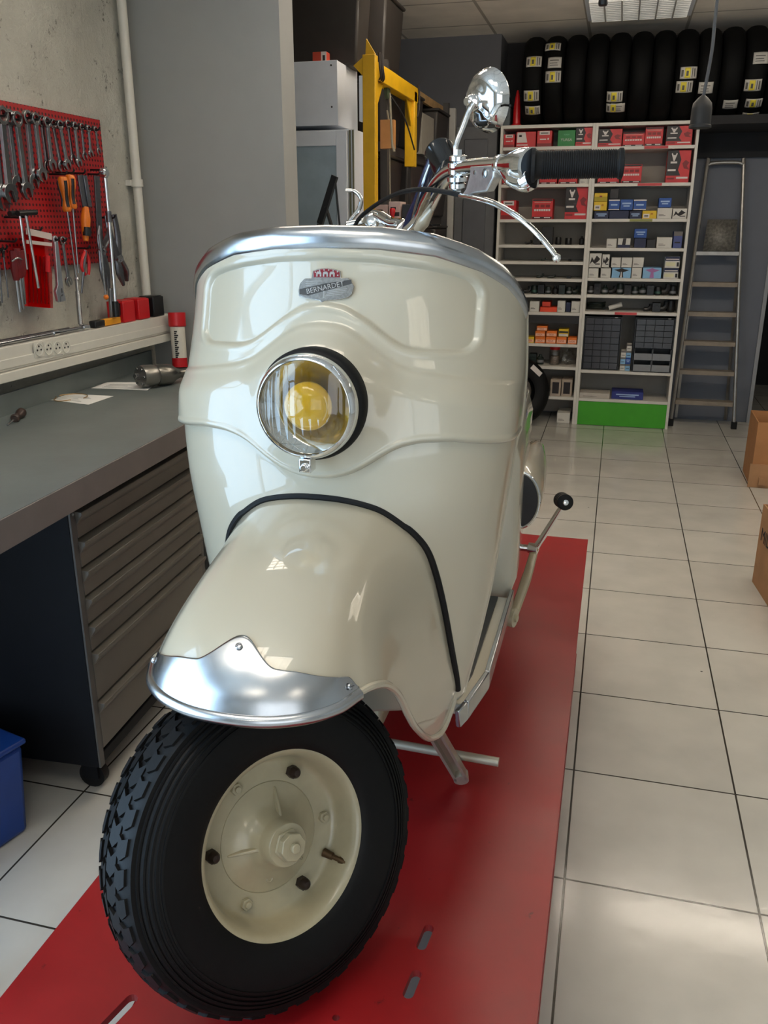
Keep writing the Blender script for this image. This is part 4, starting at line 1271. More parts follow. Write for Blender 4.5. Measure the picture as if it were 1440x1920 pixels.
# row of tools below the wrenches
handle_tool('screwdriver', 'orange handled screwdriver with a long shaft, the one nearer the wrenches', 'screwdriver', pt(117, 330, .02), pt(143, 520, .012), .34, .0155, ORANGE, STEEL, .0032, 'orange screwdrivers on the tool board', grip_m=BLACK)
hook(pt(117, 326, .016))
handle_tool('screwdriver', 'orange handled screwdriver with a long shaft, the one nearer the file', 'screwdriver', pt(131, 327, .02), pt(147, 512, .012), .34, .0155, ORANGE, STEEL, .0032, 'orange screwdrivers on the tool board', grip_m=BLACK)
hook(pt(131, 323, .016))
t = thing('file_tool', 'grey flat bar tool with orange and black grip beside the screwdrivers', 'hand tool', tuple(pt(158, 400, .01)))
d0, d1, d2 = pt(150, 328, .015), pt(160, 388, .015), pt(161, 452, .015)
MB().beam(d0, d1, .006, .030, (0, 1, 0)).beam(d0 + Vector((.005, .018, 0)), d1 + Vector((.005, .018, 0)), .006, .018, (0, 1, 0)).build('blade', DSTEEL, t, bev=.002)
MB().tube([d1, d1.lerp(d2, .35), d1.lerp(d2, .7), d2], [.010, .016, .013, .008], 12, 5).build('grip', ORANGE, t)
MB().tube([d1.lerp(d2, .6) + Vector((.004, 0, 0)), d1.lerp(d2, .85) + Vector((.004, 0, 0))], .0135, 12, 2).build('grip_band', BLACK, t)
hook(pt(152, 324, .01))
# small red pliers under it
t = thing('pliers', 'small pliers with red handles hanging at the lower edge of the tool board', 'pliers', tuple(pt(160, 490)))
for q in (-1, 1):
    MB().tube([pt(160, 470, .012), pt(160 + 6 * q, 486, .012), pt(160 + 7 * q, 502, .012), pt(163 + 3 * q, 515, .01)], .005, 8, 4).build('handle', REDP, t)
MB().tube([pt(160, 470, .012), pt(157, 505, .012), pt(153, 550, .008)], [.006, .005, .003], 8, 4).build('jaw', DSTEEL, t)
hook(pt(160, 465, .006))
# T handle wrenches
for i, (tx, ty, bx_, by_, w) in enumerate(((37, 400, 50, 505, 'black T-handle hex key with a bright rod, the shorter one'), (48, 399, 72, 540, 'black T-handle hex key with a bright rod, the longer one'))):
    t = thing('hex_key', w + ' hung on the tool board', 'hex key', tuple(pt(tx, ty)), 'T-handle hex keys on the tool board')
    dx = .022 + .016 * i
    MB().tube([pt(tx - 19 + 4 * i, ty + 1, dx), pt(tx, ty, dx), pt(tx + 19, ty - 1, dx)], .0078, 12, 3).build('handle', BLACK, t)
    MB().cyl(pt(tx, ty + 2, dx), pt(bx_, by_, dx - .008), .0042, n=12).build('shaft', CHROME, t)
    hook(pt(tx - 6, ty - 2 + 9, dx - .012))
# red pouch with hex keys
t = thing('key_pouch', 'clear red pouch of long hex keys with a white header strip', 'tool pouch', tuple(pt(70, 500)))
A, B, C, D = pt(45, 428, .006), pt(93, 439, .006), pt(97, 578, .004), pt(50, 574, .004)
for off, nm in ((.004, 'front_film'), (-.006, 'back_film')):
    o_ = Vector((off, 0, 0))
    MB().add([A + o_, B + o_, C + o_, D + o_, A + o_ + Vector((.0008, 0, 0)), B + o_ + Vector((.0008, 0, 0)), C + o_ + Vector((.0008, 0, 0)), D + o_ + Vector((.0008, 0, 0))], [(0, 1, 2, 3), (4, 5, 6, 7), (0, 1, 5, 4), (1, 2, 6, 5), (2, 3, 7, 6), (3, 0, 4, 7)]).build(nm, REDFILM if off > 0 else mat('red_card', '#c92a30', .5), t)
A1, B1 = A.lerp(D, .10), B.lerp(C, .10)
MB().beam((A + A.lerp(D, .07)) / 2 + Vector((.0065, 0, 0)), (B + B.lerp(C, .07)) / 2 + Vector((.0065, 0, 0)), .0025, .018, (0, .1, 1)).beam(A.lerp(D, .17) + Vector((.0065, 0, 0)), B.lerp(C, .14) + Vector((.0065, 0, 0)), .0025, .010, (0, .1, 1)).build('header_strip', mat('strip_white', '#c9b9b2', .6), t)
for k in range(6):
    u = (k + .7) / 6.6
    MB().cyl(A.lerp(B, u).lerp(D.lerp(C, u), .32) + Vector((.0015, 0, 0)), A.lerp(B, u).lerp(D.lerp(C, u), .95) + Vector((.0015, 0, 0)), .0021, n=8).build('hex_rod', STEEL, t)
MB().tube([A.lerp(B, .78).lerp(D.lerp(C, .78), .30) + Vector((.009, 0, 0)), A.lerp(B, .78).lerp(D.lerp(C, .78), .52) + Vector((.009, 0, 0))], [.007, .0085], 10, 3).build('red_handle', REDP, t)
hook(pt(70, 431, .004))
# bundle with red grips to its left
t = thing('nut_driver_set', 'bundle of nut drivers with dark red grips beside the red pouch', 'nut drivers', tuple(pt(30, 500)))
for k, (x0, y0, x1, y1) in enumerate(((24, 470, 38, 585), (31, 466, 44, 580), (38, 470, 47, 570))):
    a, b = pt(x0, y0, .012 + .008 * k), pt(x1, y1, .010)
    MB().tube([a, a.lerp(b, .3), a.lerp(b, .48)], [.011, .0125, .008], 10, 4).build('handle', mat('dark_red_grip', '#6d1216', .45), t)
    MB().cyl(a.lerp(b, .47), b, .0042, n=8).build('shaft', STEEL, t)
MB().tube([pt(22, 490, .03), pt(32, 484, .035), pt(46, 488, .03)], .003, 8, 4).build('wire_clip', STEEL, t)
hook(pt(22, 452, .01))
for k, (x0, y0, x1, y1, w) in enumerate(((5, 468, 16, 558, 'slim dark scriber with a long thin rod at the lower left of the tool board'), (-3, 470, 4, 568, 'slim dark scriber cut by the left edge of the photo'))):
    handle_tool('scriber', w, 'scriber', pt(x0, y0, .01), pt(x1, y1, .008), .16, .006, BLACK, DSTEEL, .0024, 'scribers at the lower edge of the tool board')
    hook(pt(x0, y0 - 2, .004))
# adjustable wrench and a ring wrench
a, b = pt(103, 449, .014), pt(113, 553, .012)
M = frame(a, b - a, Vector((0, 1, 0))); L = (b - a).length
aw = thing('adjustable_wrench', 'bright adjustable wrench hanging jaw down below the red tool board', 'wrench', tuple(a))
mb = MB(); ring_shape(.006, .0115, .008, (0, 0), M, mb)
mb.prism([(.008, -.008), (L - .03, -.0125), (L - .012, -.026), (L + .018, -.020), (L + .022, -.010), (L + .002, -.006), (L - .004, .010), (L - .03, .0125), (.008, .008)], M @ Matrix.Translation((0, 0, -.005)), .010)
mb.build('body', mat('bright_steel', '#c9ced6', .28, .9, var=.08), aw, bev=.001)
MB().prism([(L - .012, .012), (L + .004, .0075), (L + .004, -.003), (L + .020, -.006), (L + .018, .020)], M @ Matrix.Translation((0, 0, -.0045)), .009).build('sliding_jaw', mat('bright_steel', '#c9ced6', .28, .9, var=.08), aw)
MB().cyl(M @ Vector((L - .02, .003, 0)), M @ Vector((L - .006, .003, 0)), .0058, n=14).build('worm_screw', DSTEEL, aw)
hook(a)
o = wrench(pt(117, 451, .012), pt(130, 535, .010), .0155, 'short ring wrench hanging behind the bright adjustable wrench', None)
hook(pt(117, 451, .012))
# long chrome extension bar standing on the trunking against the wall
t = thing('breaker_bar', 'long thin steel bar standing upright on the trunking below the screwdrivers', 'bar', tuple(at_x(150, 612, WX + .05)))
e0 = Vector((WX + .055, at_x(151, 612, WX + .055).y, 1.0515)); e1 = at_x(140, 490, WX + .012)
MB().cyl(e0 + Vector((0, 0, .004)), e0.lerp(e1, .55), .0075, n=12).cyl(e0.lerp(e1, .55), e1, .0052, n=12).build('bar', STEEL, t)
MB().cyl(e0, e0 + Vector((0, 0, .016)), .0125, n=14).build('collar', CHROME, t)
MB().cyl(e0.lerp(e1, .72), e0.lerp(e1, .75), .0095, n=14).build('collar', CHROME, t)
t = thing('ratchet_extension', 'long chrome ratchet extension lying on the white trunking', 'ratchet extension', (RX - .04, 2.2, 1.0505))
e0 = Vector((RX - .030, 2.46, 1.0595)); e1 = Vector((RX - .035, 1.75, 1.0575))
MB().cyl(e0, e1, .0065, n=12).build('bar', STEEL, t); MB().cyl(e0, e0 + Vector((0, -.03, 0)), .0088, n=14).build('collar', CHROME, t)
MB().cyl(e0 + Vector((0, -.16, 0)), e0 + Vector((0, -.185, 0)), .0082, n=14).build('collar', CHROME, t)
t = thing('square_drive_bar', 'second steel bar lying behind the chrome ratchet extension', 'bar', (RX - .06, 2.2, 1.0505))
MB().cyl((RX - .06, 2.40, 1.0575), (RX - .066, 1.7, 1.0575), .0065, n=10).build('bar', DSTEEL, t)

# cluster at the right end of the board: torque wrench, tongs, open jaw pliers, long extension
HX = .05
t = thing('torque_wrench', 'long chrome ratchet with knurled shaft hanging at the end of the tool board', 'ratchet', tuple(pt(205, 430)))
q0, q1, q2 = pt(196, 324, HX), pt(203, 396, HX), pt(216, 565, HX)
MB().lathe([(.010, -.010), (.0165, -.008), (.0165, .006), (.012, .010), (0, .011)], q0, (1, 0, 0), 22).tube([q0, q0 + (q1 - q0) * .5, q1], [.0075, .0062, .0062], 12, 3).build('ratchet_head', CHROME, t)
MB().tube([q1, q1.lerp(q2, .12)], .0095, 12, 2).build('knuckle', DSTEEL, t)
MB().tube([q1.lerp(q2, .10), q2], .0058, 12, 2).build('shaft', CHROME, t)
MB().tube([q2, q2 + (q2 - q1).normalized() * .05], .011, 12, 2).build('grip', BLACK, t)
hook(pt(191, 318, .012))
t = thing('flat_pry_bar', 'flat dark steel bar behind the chrome ratchet at the board edge', 'pry bar', tuple(pt(182, 420)))
MB().beam(pt(181, 330, .004), pt(189, 480, .002), .005, .030, (0, 1, 0)).build('bar', DSTEEL, t, bev=.001)
hook(pt(180, 326, 0))
def plier_set(name, label, piv, tips, ends, r, m, mh):
    t = thing(name, label, 'pliers', tuple(pt(*piv)))
    for k in (0, 1):
        e, tp = ends[k], tips[k]
        MB().tube([pt(*piv), pt((piv[0] + e[0]) / 2 + (3 if k else -3), (piv[1] + e[1]) / 2, piv[2]), pt(*e)], [r * 1.2, r, r * .8], 10, 5, flat=.6).build('handle', mh, t)
        MB().tube([pt(*piv), pt((piv[0] + tp[0]) / 2 + (3 if k else -2), (piv[1] + tp[1]) / 2, piv[2]), pt(*tp)], [r * 1.4, r * 1.3, r * .5], 10, 5, flat=.6).build('jaw', m, t)
    c = pt(*piv); MB().cyl(c + Vector((-.008, 0, 0)), c + Vector((.010, 0, 0)), r * 1.3, n=16).build('pivot', STEEL, t)
    return t
plier_set('locking_pliers', 'large grey slip joint pliers with open jaws pointing down at the board end', (222, 488, .012), ((232, 535, .012), (238, 527, .012)), ((200, 404, .010), (214, 402, .012)), .0145, DSTEEL, DSTEEL)
hook(pt(208, 408, .004))
plier_set('tongs', 'dark grey tongs with an orange tipped leg hanging below the chrome ratchet', (190, 470, .022), ((199, 545, .02), (205, 545, .022)), ((188, 425, .02), (206, 425, .02)), .011, DSTEEL, DSTEEL)
p_ = pt(199, 556, .02)
t = thing('orange_tip_rod', 'thin steel rod with an orange end hanging beside the tongs', 'rod', tuple(p_))
MB().cyl(pt(186, 440, .044), pt(198, 552, .038), .0038, n=10).build('rod', STEEL, t); MB().sphere(pt(199, 557, .038), .0085).build('orange_end', ORANGE, t)
t = thing('caulking_tool', 'grey and black gun shaped tool hanging lowest at the board end', 'hand tool', tuple(pt(214, 585)))
MB().beam(pt(207, 540, .024), pt(211, 596, .024), .012, .020, (0, 1, 0)).build('body', mat('pale_steel', '#8c8e91', .3, .9), t, bev=.003)
MB().beam(pt(219, 568, .026), pt(220, 592, .026), .016, .022, (0, 1, 0)).beam(pt(220, 590, .026), pt(210, 600, .024), .014, .012, (0, 1, 0)).build('grip', BLACK, t, bev=.003)
# on the trunking: cutter, red and black cubes
t = thing('box_cutter', 'orange and yellow knife with black end lying on the trunking', 'knife', (RX - .04, 2.5, 1.0505))
c0, c1 = at_z(172, 607, 1.063), at_z(222, 603, 1.063)
c0 = Vector((RX - .035, c0.y - .02, 1.0625)); c1 = Vector((RX - .035, c0.y + .155, 1.0625))
MB().beam(c0, c0.lerp(c1, .36), .026, .0225).build('black_end', BLACK, t, bev=.004)
MB().beam(c0.lerp(c1, .365), c1, .024, .0215).build('handle', mat('amber_plastic', '#e59a1d', .4), t, bev=.003)
for i, (x0, m, w) in enumerate(((2.665, REDP, 'small red box on the trunking, the nearer of two'), (2.765, REDP, 'small red box on the trunking, the farther of two'), (2.87, BLACK, 'small black box on the trunking beside the red boxes'))):
    mb = MB().box((WX + .03, x0, 1.051), (RX - .02, x0 + .075, 1.121)); o = mb.build('tape_box', m, bev=.003)
    tag(o, w, 'box', 'red boxes on the trunking' if i < 2 else None)
    MB().box((WX + .035, x0 + .006, 1.1211), (RX - .026, x0 + .069, 1.1235)).build('lid', m, o)
# on the bench: papers, air ratchet, tube of rods, screwdriver
for i, (q, w) in enumerate(((((75, 748), (131, 739), (213, 743), (166, 759)), 'white paper sheet on the bench with a loop of wire on it'), (((171, 728), (201, 717), (297, 717), (276, 732)), 'white paper sheet lying flat on the bench nearer the corner'))):
    P = [at_z(x, y, BZ + .001) for x, y in q]
    mb = MB().add([p for p in P] + [p + Vector((0, 0, .0008)) for p in P], [(0, 1, 2, 3), (4, 5, 6, 7), (0, 1, 5, 4), (1, 2, 6, 5), (2, 3, 7, 6), (3, 0, 4, 7)])
    o = mb.build('paper_sheet', PAPER); tag(o, w, 'paper', 'papers on the bench')
    mb = MB()
    n = 5
    for k in range(n):
        u = .18 + .6 * k / n
        a = P[0].lerp(P[1], u).lerp(P[3].lerp(P[2], u), .15); b = P[0].lerp(P[1], u).lerp(P[3].lerp(P[2], u), .75 - .1 * (k % 3))
        mb.beam(a + Vector((0, 0, .0010)), b + Vector((0, 0, .0010)), .004, .0004)
    mb.build('printed_lines', mat('faint_print', '#a9a7a3', .8), o)
c = at_z(130, 745, BZ + .006)
o = MB().tube([c + Vector((.05 * math.cos(a) * (.7 if a > PI else 1), .06 * math.sin(a), .0)) for a in np.linspace(0, 1.8 * PI, 14)], .0016, 6, 3).build('wire_loop', mat('copper_wire', '#a8895e', .4, .8)); tag(o, 'thin coppery wire loop lying on the nearer paper sheet', 'wire')
t = thing('air_ratchet', 'chrome and black air wrench lying at the back corner of the bench', 'air wrench', tuple(at_z(290, 702, BZ)))
g0_, g1_ = at_z(262, 706, BZ + .042), at_z(336, 700, BZ + .032)
dd_ = (g1_ - g0_).normalized()
MB().lathe([(0, 0), (.034, .002), (.036, .012), (.036, .05), (.032, .06), (0, .06)], g0_, dd_, 26).build('hammer_case', mat('cast_alloy', '#8f8d88', .3, .9), t)
mb = MB()
for k in range(6):
    a = 2 * PI * k / 6
    u = basis(dd_); c_ = g0_ + u[1] * .026 * math.cos(a) + u[2] * .026 * math.sin(a)
    mb.cyl(c_ - dd_ * .004, c_, .0045, n=6)
mb.cyl(g0_ - dd_ * .018, g0_, .011, n=4)
mb.build('drive_and_bolts', STEEL, t)
MB().lathe([(.033, .06), (.036, .075), (.034, .12), (.022, .14), (.015, .16), (.016, .2)], g0_, dd_, 24).build('motor_body', mat('alloy_body', '#77756f', .25, .9), t)
MB().lathe([(.018, .2), (.021, .21), (.021, .30), (.016, .31)], g0_, dd_, 18).build('grip', BLACK, t)
t = thing('rod_tube', 'upright red capped tube of welding rods leaning in the bench corner', 'tube', tuple(at_z(340, 690, BZ)))
b0_ = at_z(338, 690, BZ + .0) + Vector((0, 0, .004)); b1_ = at_y(331, 586, b0_.y + .02)
MB().cyl(b0_.lerp(b1_, .16), b0_.lerp(b1_, .74), .027, n=26).build('white_tube', mat('tube_label', '#d6cfc0', .5), t)
MB().lathe([(.028, 0), (.0285, .03), (.0285, (b1_ - b0_).length * .17)], b0_, b1_ - b0_, 26).build('cap', REDP, t)
MB().lathe([(.029, (b1_ - b0_).length * .74), (.032, (b1_ - b0_).length * .76), (.032, (b1_ - b0_).length), (0, (b1_ - b0_).length)], b0_, b1_ - b0_, 26).build('cap', REDP, t)
mb = MB()
ax = (b1_ - b0_).normalized()
for k in range(14):
    a0_ = b0_.lerp(b1_, .20 + .036 * k)
    dirv = Vector((.12, -1, 0)).normalized(); side_ = ax.cross(dirv).normalized()
    mb.beam(a0_ + dirv * .0268 + side_ * -.004, a0_ + dirv * .0268 + side_ * (.004 + .003 * (k * 7 % 3)), .003, .005)
mb.build('print', INK, t)
handle_tool('screwdriver', 'stubby dark screwdriver lying on the bench near the left edge of the photo', 'screwdriver', at_z(42, 772, BZ + .0145), at_z(14, 797, BZ + .006), .55, .0135, mat('brown_handle', '#3a2a24', .4), STEEL, .003)

# ================================================================== parts shelves at the back
SY = 6.22; SD = .34
def sxz(x, y, Y=SY): p = at_y(x, y, Y); return p.x, p.z
XA, XB, XC = -.832, -.213, .432
LSH = [1.855, 1.622, 1.398, 1.231, 1.121, 1.007, .899, .779, .56, .401, .185]
RSH = [1.846, 1.622, 1.40, 1.214, 1.017, .905, .793, .386, .184]
def shelving(name, label, x0, x1, shelves, kick=False):
    t = thing(name, label, 'shelving', ((x0 + x1) / 2, SY + SD / 2, 0), 'white parts shelving units')
    for q in (x0, x1 - .018):
        MB().box((q, SY, 0), (q + .018, SY + SD, 2.0)).build('side_panel', WHITEL, t, bev=.001)
    MB().box((x0 + .0185, SY + SD - .008, .02), (x1 - .0185, SY + SD, 1.98)).build('back_panel', SHELFB, t)
    for z in shelves + [1.99]:
        MB().box((x0 + .0185, SY + .002, z - .010), (x1 - .0185, SY + SD - .0085, z + .010)).build('shelf', WHITEL, t, bev=.001)
    if kick:
        MB().box((x0 + .0185, SY + .003, .003), (x1 - .0185, SY + .018, .172)).build('kick_panel', GREENP, t)['label'] = 'bright green kick panel'
    else:
        MB().box((x0 + .0185, SY + .003, .715), (x1 - .0185, SY + .018, .768)).build('drawer_front', CDARK, t)
    return t
ul = shelving('shelving_unit', 'left white shelving unit of motorcycle parts, beside the grey door', XA, XB, LSH)
ur = shelving('shelving_unit', 'right white shelving unit with the green kick panel, beside the step ladder', XB + .0005, XC, RSH, True)
for z, x0, x1, m in ((1.846, 1188, 1231, 'red_tag'), (1.622, 1182, 1226, 'red_tag'), (1.40, 1173, 1215, 'green_tag'), (.793, 1160, 1202, 'red_tag')):
    a = sxz(x0, 0, SY)[0]; b = sxz(x1, 0, SY)[0]
    xs = [at_y(x0, 500, SY).x, at_y(x1, 500, SY).x]
    MB().box((min(xs), SY - .0035, z - .008), (max(xs), SY - .0005, z + .008)).build('price_strip', mat(m, '#c4474a' if m == 'red_tag' else '#8d8f52', .6), ur)

# ---- cartons with printed fronts
def carton(name, label, x0, x1, z0, z1, y, d, m, front=None, group=None, cat='box', depth_print=True):
    o = MB().box((x0, y, z0), (x1, y + d, z1)).build(name, m, bev=.0015, loc=((x0 + x1) / 2, y + d / 2, z0))
    tag(o, label, cat, group)
    if front:
        w, h = x1 - x0, z1 - z0
        mb = MB(); ms = []
        def put(u0, v0, u1, v1, mm, lift=.0004):
            if mm not in ms: ms.append(mm)
            mb.m = ms.index(mm)
            mb.box((x0 + u0 * w, y - lift, z0 + v0 * h), (x0 + u1 * w, y - lift + .0004, z0 + v1 * h))
        def poly(pts, mm, lift=.0008):
            if mm not in ms: ms.append(mm)
            mb.m = ms.index(mm)
            mb.prism([(u * w, v * h) for u, v in pts], FRONT(Vector((x0, y, z0))), lift)
        def txt(u, v, size, body, mm, lift=.0014):
            if mm not in ms: ms.append(mm)
            mb.m = ms.index(mm)
            mb.text(body, FRONT(Vector((x0 + u * w, y - lift, z0 + v * h))), size, .0004)
        front(put, poly, txt, w, h)
        mb.build('printed_front', ms, o)
    return o
BLK = mat('print_black', '#1a1012', .5, var=.04)
WHT = mat('print_white', '#d8d0cc', .6, var=.04)
DRD = mat('print_dark_red', '#7d1013', .5, var=.04)
def f_bull(put, poly, txt, w, h):      # black left part with a pale horned head, red right part with dark figures
    poly([(.0, .22), (.0, 1), (.46, 1), (.60, .72), (.50, .40), (.62, .22)], BLK, .0006)
    poly([(.16, .90), (.20, .93), (.24, .86), (.34, .86), (.38, .93), (.42, .90), (.36, .78), (.32, .68), (.26, .68), (.22, .78)], WHT, .001)
    put(.15, .60, .43, .66, WHT, .001); put(.05, .36, .40, .42, WHT, .001)
    put(.45, .12, .95, .18, WHT, .0008); put(.04, .10, .36, .16, DRD, .0008)
    poly([(.66, .60), (.80, .70), (.96, .62), (.86, .52), (.98, .40), (.74, .44)], DRD, .0008)
def f_red(put, poly, txt, w, h):       # red with dark borders and a white word band
    put(.02, .90, .98, .98, BLK); put(.03, .02, .97, .12, BLK, .0006); put(.12, .05, .40, .10, WHT, .0009); put(.6, .05, .9, .10, WHT, .0009)
    put(.10, .80, .90, .86, mat('print_pink', '#cf7d78', .6)); put(.14, .58, .34, .72, DRD); put(.40, .58, .60, .72, DRD); put(.66, .58, .86, .72, DRD)
    for k in range(7): put(.10 + .115 * k, .40, .19 + .115 * k, .50, WHT, .0008)
def f_redlabel(put, poly, txt, w, h):
    put(.15, .74, .85, .97, WHT); put(.25, .81, .75, .89, mat('print_grey', '#6c6664', .6), .0008); put(.0, .02, 1, .22, DRD); put(.2, .44, .62, .50, WHT); poly([(.70, .46), (.74, .56), (.82, .52), (.78, .42)], WHT)
def f_redslant(put, poly, txt, w, h):
    poly([(.03, .12), (.05, .97), (.46, .97), (.60, .12)], WHT); put(.0, .18, .62, .30, CRED, .0012); put(.14, .66, .28, .80, INK, .0012)
def f_green(put, poly, txt, w, h):
    txt(.5, .40, h * .24, 'YUASA', WHT); txt(.5, .72, h * .12, 'YUASA', mat('print_pale_green', '#7dc394', .6))
def f_blue(put, poly, txt, w, h):
    put(.14, .55, .86, .70, mat('print_sky', '#9fb9dd', .6)); put(.25, .32, .75, .45, mat('print_sky', '#9fb9dd', .6))
def f_bluew(put, poly, txt, w, h):
    put(.0, .86, 1, .99, WHT); put(.0, .02, 1, .10, WHT); put(.2, .42, .8, .58, mat('print_sky', '#9fb9dd', .6))
def f_white(put, poly, txt, w, h):
    put(.12, .25, .58, .31, mat('print_grey', '#6c6664', .6)); put(.12, .36, .45, .40, mat('print_grey', '#6c6664', .6))
def f_yel(put, poly, txt, w, h):
    put(.06, .1, .5, .6, WHT); put(.14, .25, .42, .45, mat('print_grey', '#6c6664', .6), .0008); put(.58, .5, .74, .72, mat('print_amber', '#b67a10', .6))
def f_yel2(put, poly, txt, w, h):
    put(.0, .0, 1, .55, mat('print_olive', '#a8951c', .6)); put(.4, .5, .6, .68, DRD, .0008)
def f_lbl(put, poly, txt, w, h):
    poly([(.38, .05), (.44, .55), (.10, .80), (.36, .86), (.50, .98), (.64, .86), (.92, .78), (.58, .55), (.62, .05)], INK, .0006); poly([(.45, .05), (.48, .6), (.52, .6), (.55, .05)], WHT, .0009)
def f_lbl2(put, poly, txt, w, h):
    poly([(.38, .05), (.44, .55), (.10, .80), (.36, .86), (.50, .98), (.64, .86), (.92, .78), (.58, .55), (.62, .05)], mat('print_magenta', '#a06aa0', .6), .0006)
def f_wblue(put, poly, txt, w, h):
    put(0, .62, 1, 1, CNAVY); put(.06, .72, .94, .80, WHT, .0008); put(.80, .12, .95, .5, INK); put(.06, .15, .7, .5, mat('print_cream', '#d7d2ad', .6))
def f_wpat(put, poly, txt, w, h):
    g = INK
    poly([(.05, .2), (.2, .75), (.38, .5), (.6, .85), (.9, .6), (.7, .4), (.45, .25), (.25, .42)], g, .0006); put(.5, .2, .9, .28, g)
def f_navywhite(put, poly, txt, w, h):
    put(0, 0, 1, .32, CNAVY); poly([(.35, .32), (.40, 1), (.66, 1), (.62, .32)], BLK)
def f_orange(put, poly, txt, w, h):
    put(.04, .14, .96, .6, mat('print_peach', '#e9b79d', .6)); txt(.5, .38, h * .42, 'NGK', mat('print_brick', '#b8431f', .6))
def f_yellowblack(put, poly, txt, w, h):
    put(.04, .48, .96, .72, BLK); put(.04, .06, .96, .36, WHT)
def f_drawerblk(put, poly, txt, w, h):
    put(.18, .15, .82, .85, BLK)
def f_whitelab(put, poly, txt, w, h):
    put(.0, .74, 1, 1, mat('print_grey', '#6c6664', .6)); put(.15, .3, .8, .38, INK)

def row(sh, items, unit, Y=SY + .03, dep=.16):
    """items: px0, px1, py_top, [py_bottom], name, material, front, label, group"""
    for it in items:
        x0p, x1p, yt, yb, nm, m, fr, lab, grp = it
        ym = yt
        x0 = at_y(x0p, yt + 10, Y).x; x1 = at_y(x1p, yt + 10, Y).x
        lo_, hi_ = (XA + .0192, XB - .0192) if unit == 'L' else (XB + .0198, XC - .0192)
        x0, x1 = max(x0, lo_), min(x1, hi_)
        z1 = at_y((x0p + x1p) / 2, yt, Y).z
        z0 = sh + .0104 if yb is None else at_y((x0p + x1p) / 2, yb, Y).z + .0004
        if yb is not None and z0 - sh < .02: z0 = sh + .0104
        carton(nm, lab, x0 + .0008, x1 - .0008, z0, max(z1, z0 + .02), Y, dep, m, fr, grp)
GB = 'red battery cartons on the parts shelves'
row(LSH[0], [
    (941, 965, 252, None, 'battery_carton', CRED, f_redlabel, 'small red carton with white label at the left end of the top shelf', GB),
    (968, 1005, 247, None, 'battery_carton', CRED, f_redslant, 'red carton with slanted white panel on the top shelf', GB),
    (1007, 1035, 245, None, 'battery_carton', CRED, f_redlabel, 'red carton with white label left of the green carton on the top shelf', GB),
    (1046, 1079, 244, None, 'battery_carton', CGREEN, f_green, 'green battery carton with white lettering on the top shelf', None),
    (1080, 1112, 239, None, 'battery_carton', CRED, f_bull, 'red and black carton right of the green carton on the top shelf', GB)], 'L')
row(RSH[0], [
    (1121, 1167, 242, None, 'battery_carton', CRED, f_bull, 'red and black wide carton first on the top shelf above the green panel unit', GB),
    (1168, 1209, 248, None, 'battery_carton', CRED, f_red, 'low wide red carton between two taller ones on the top shelf', GB),
    (1210, 1244, 238, None, 'battery_carton', CRED, f_red, 'tall red carton with dark border, second from the right end of top shelf', GB),
    (1250, 1299, 236, None, 'battery_carton', CRED, f_bull, 'large red and black carton at the right end of the top shelf', GB)], 'R')
row(LSH[1], [
    (942, 968, 318, None, 'battery_carton', CRED, f_red, 'red carton half hidden by the chrome twist grip housing', GB),
    (972, 1003, 322, None, 'battery_carton', CRED, f_red, 'red carton behind the start of the handlebar grip', GB),
    (1012, 1045, 318, None, 'battery_carton', CRED, f_red, 'red carton hidden behind the middle of the handlebar grip', GB),
    (1048, 1083, 316, None, 'battery_carton', CRED, f_red, 'red carton behind the grip left of the small white carton', GB),
    (1086, 1110, 335, None, 'small_carton', CWHITE, f_white, 'small low white carton just below the handlebar grip', None)], 'L')
row(RSH[1], [
    (1121, 1161, 318, None, 'battery_carton', CRED, f_red, 'red carton behind the outer end of the handlebar grip', GB),
    (1166, 1204, 308, None, 'battery_carton', CRED, f_red, 'red carton with dark border just right of the handlebar grip', GB),
    (1252, 1296, 282, None, 'battery_carton', CRED, f_bull, 'tall red and black carton alone at the right on the second shelf', GB)], 'R')
row(LSH[2], [
    (938, 968, 376, None, 'battery_carton', CRED, f_redlabel, 'red carton with white label behind the brake lever', GB),
    (998, 1037, 373, None, 'battery_carton', CRED, f_red, 'red carton with dark border in the middle of the third shelf', GB),
    (1061, 1103, 351, None, 'battery_carton', CRED, f_bull, 'tall red and black carton at the right of the third shelf', GB)], 'L')
GS = 'small part cartons on the right unit'
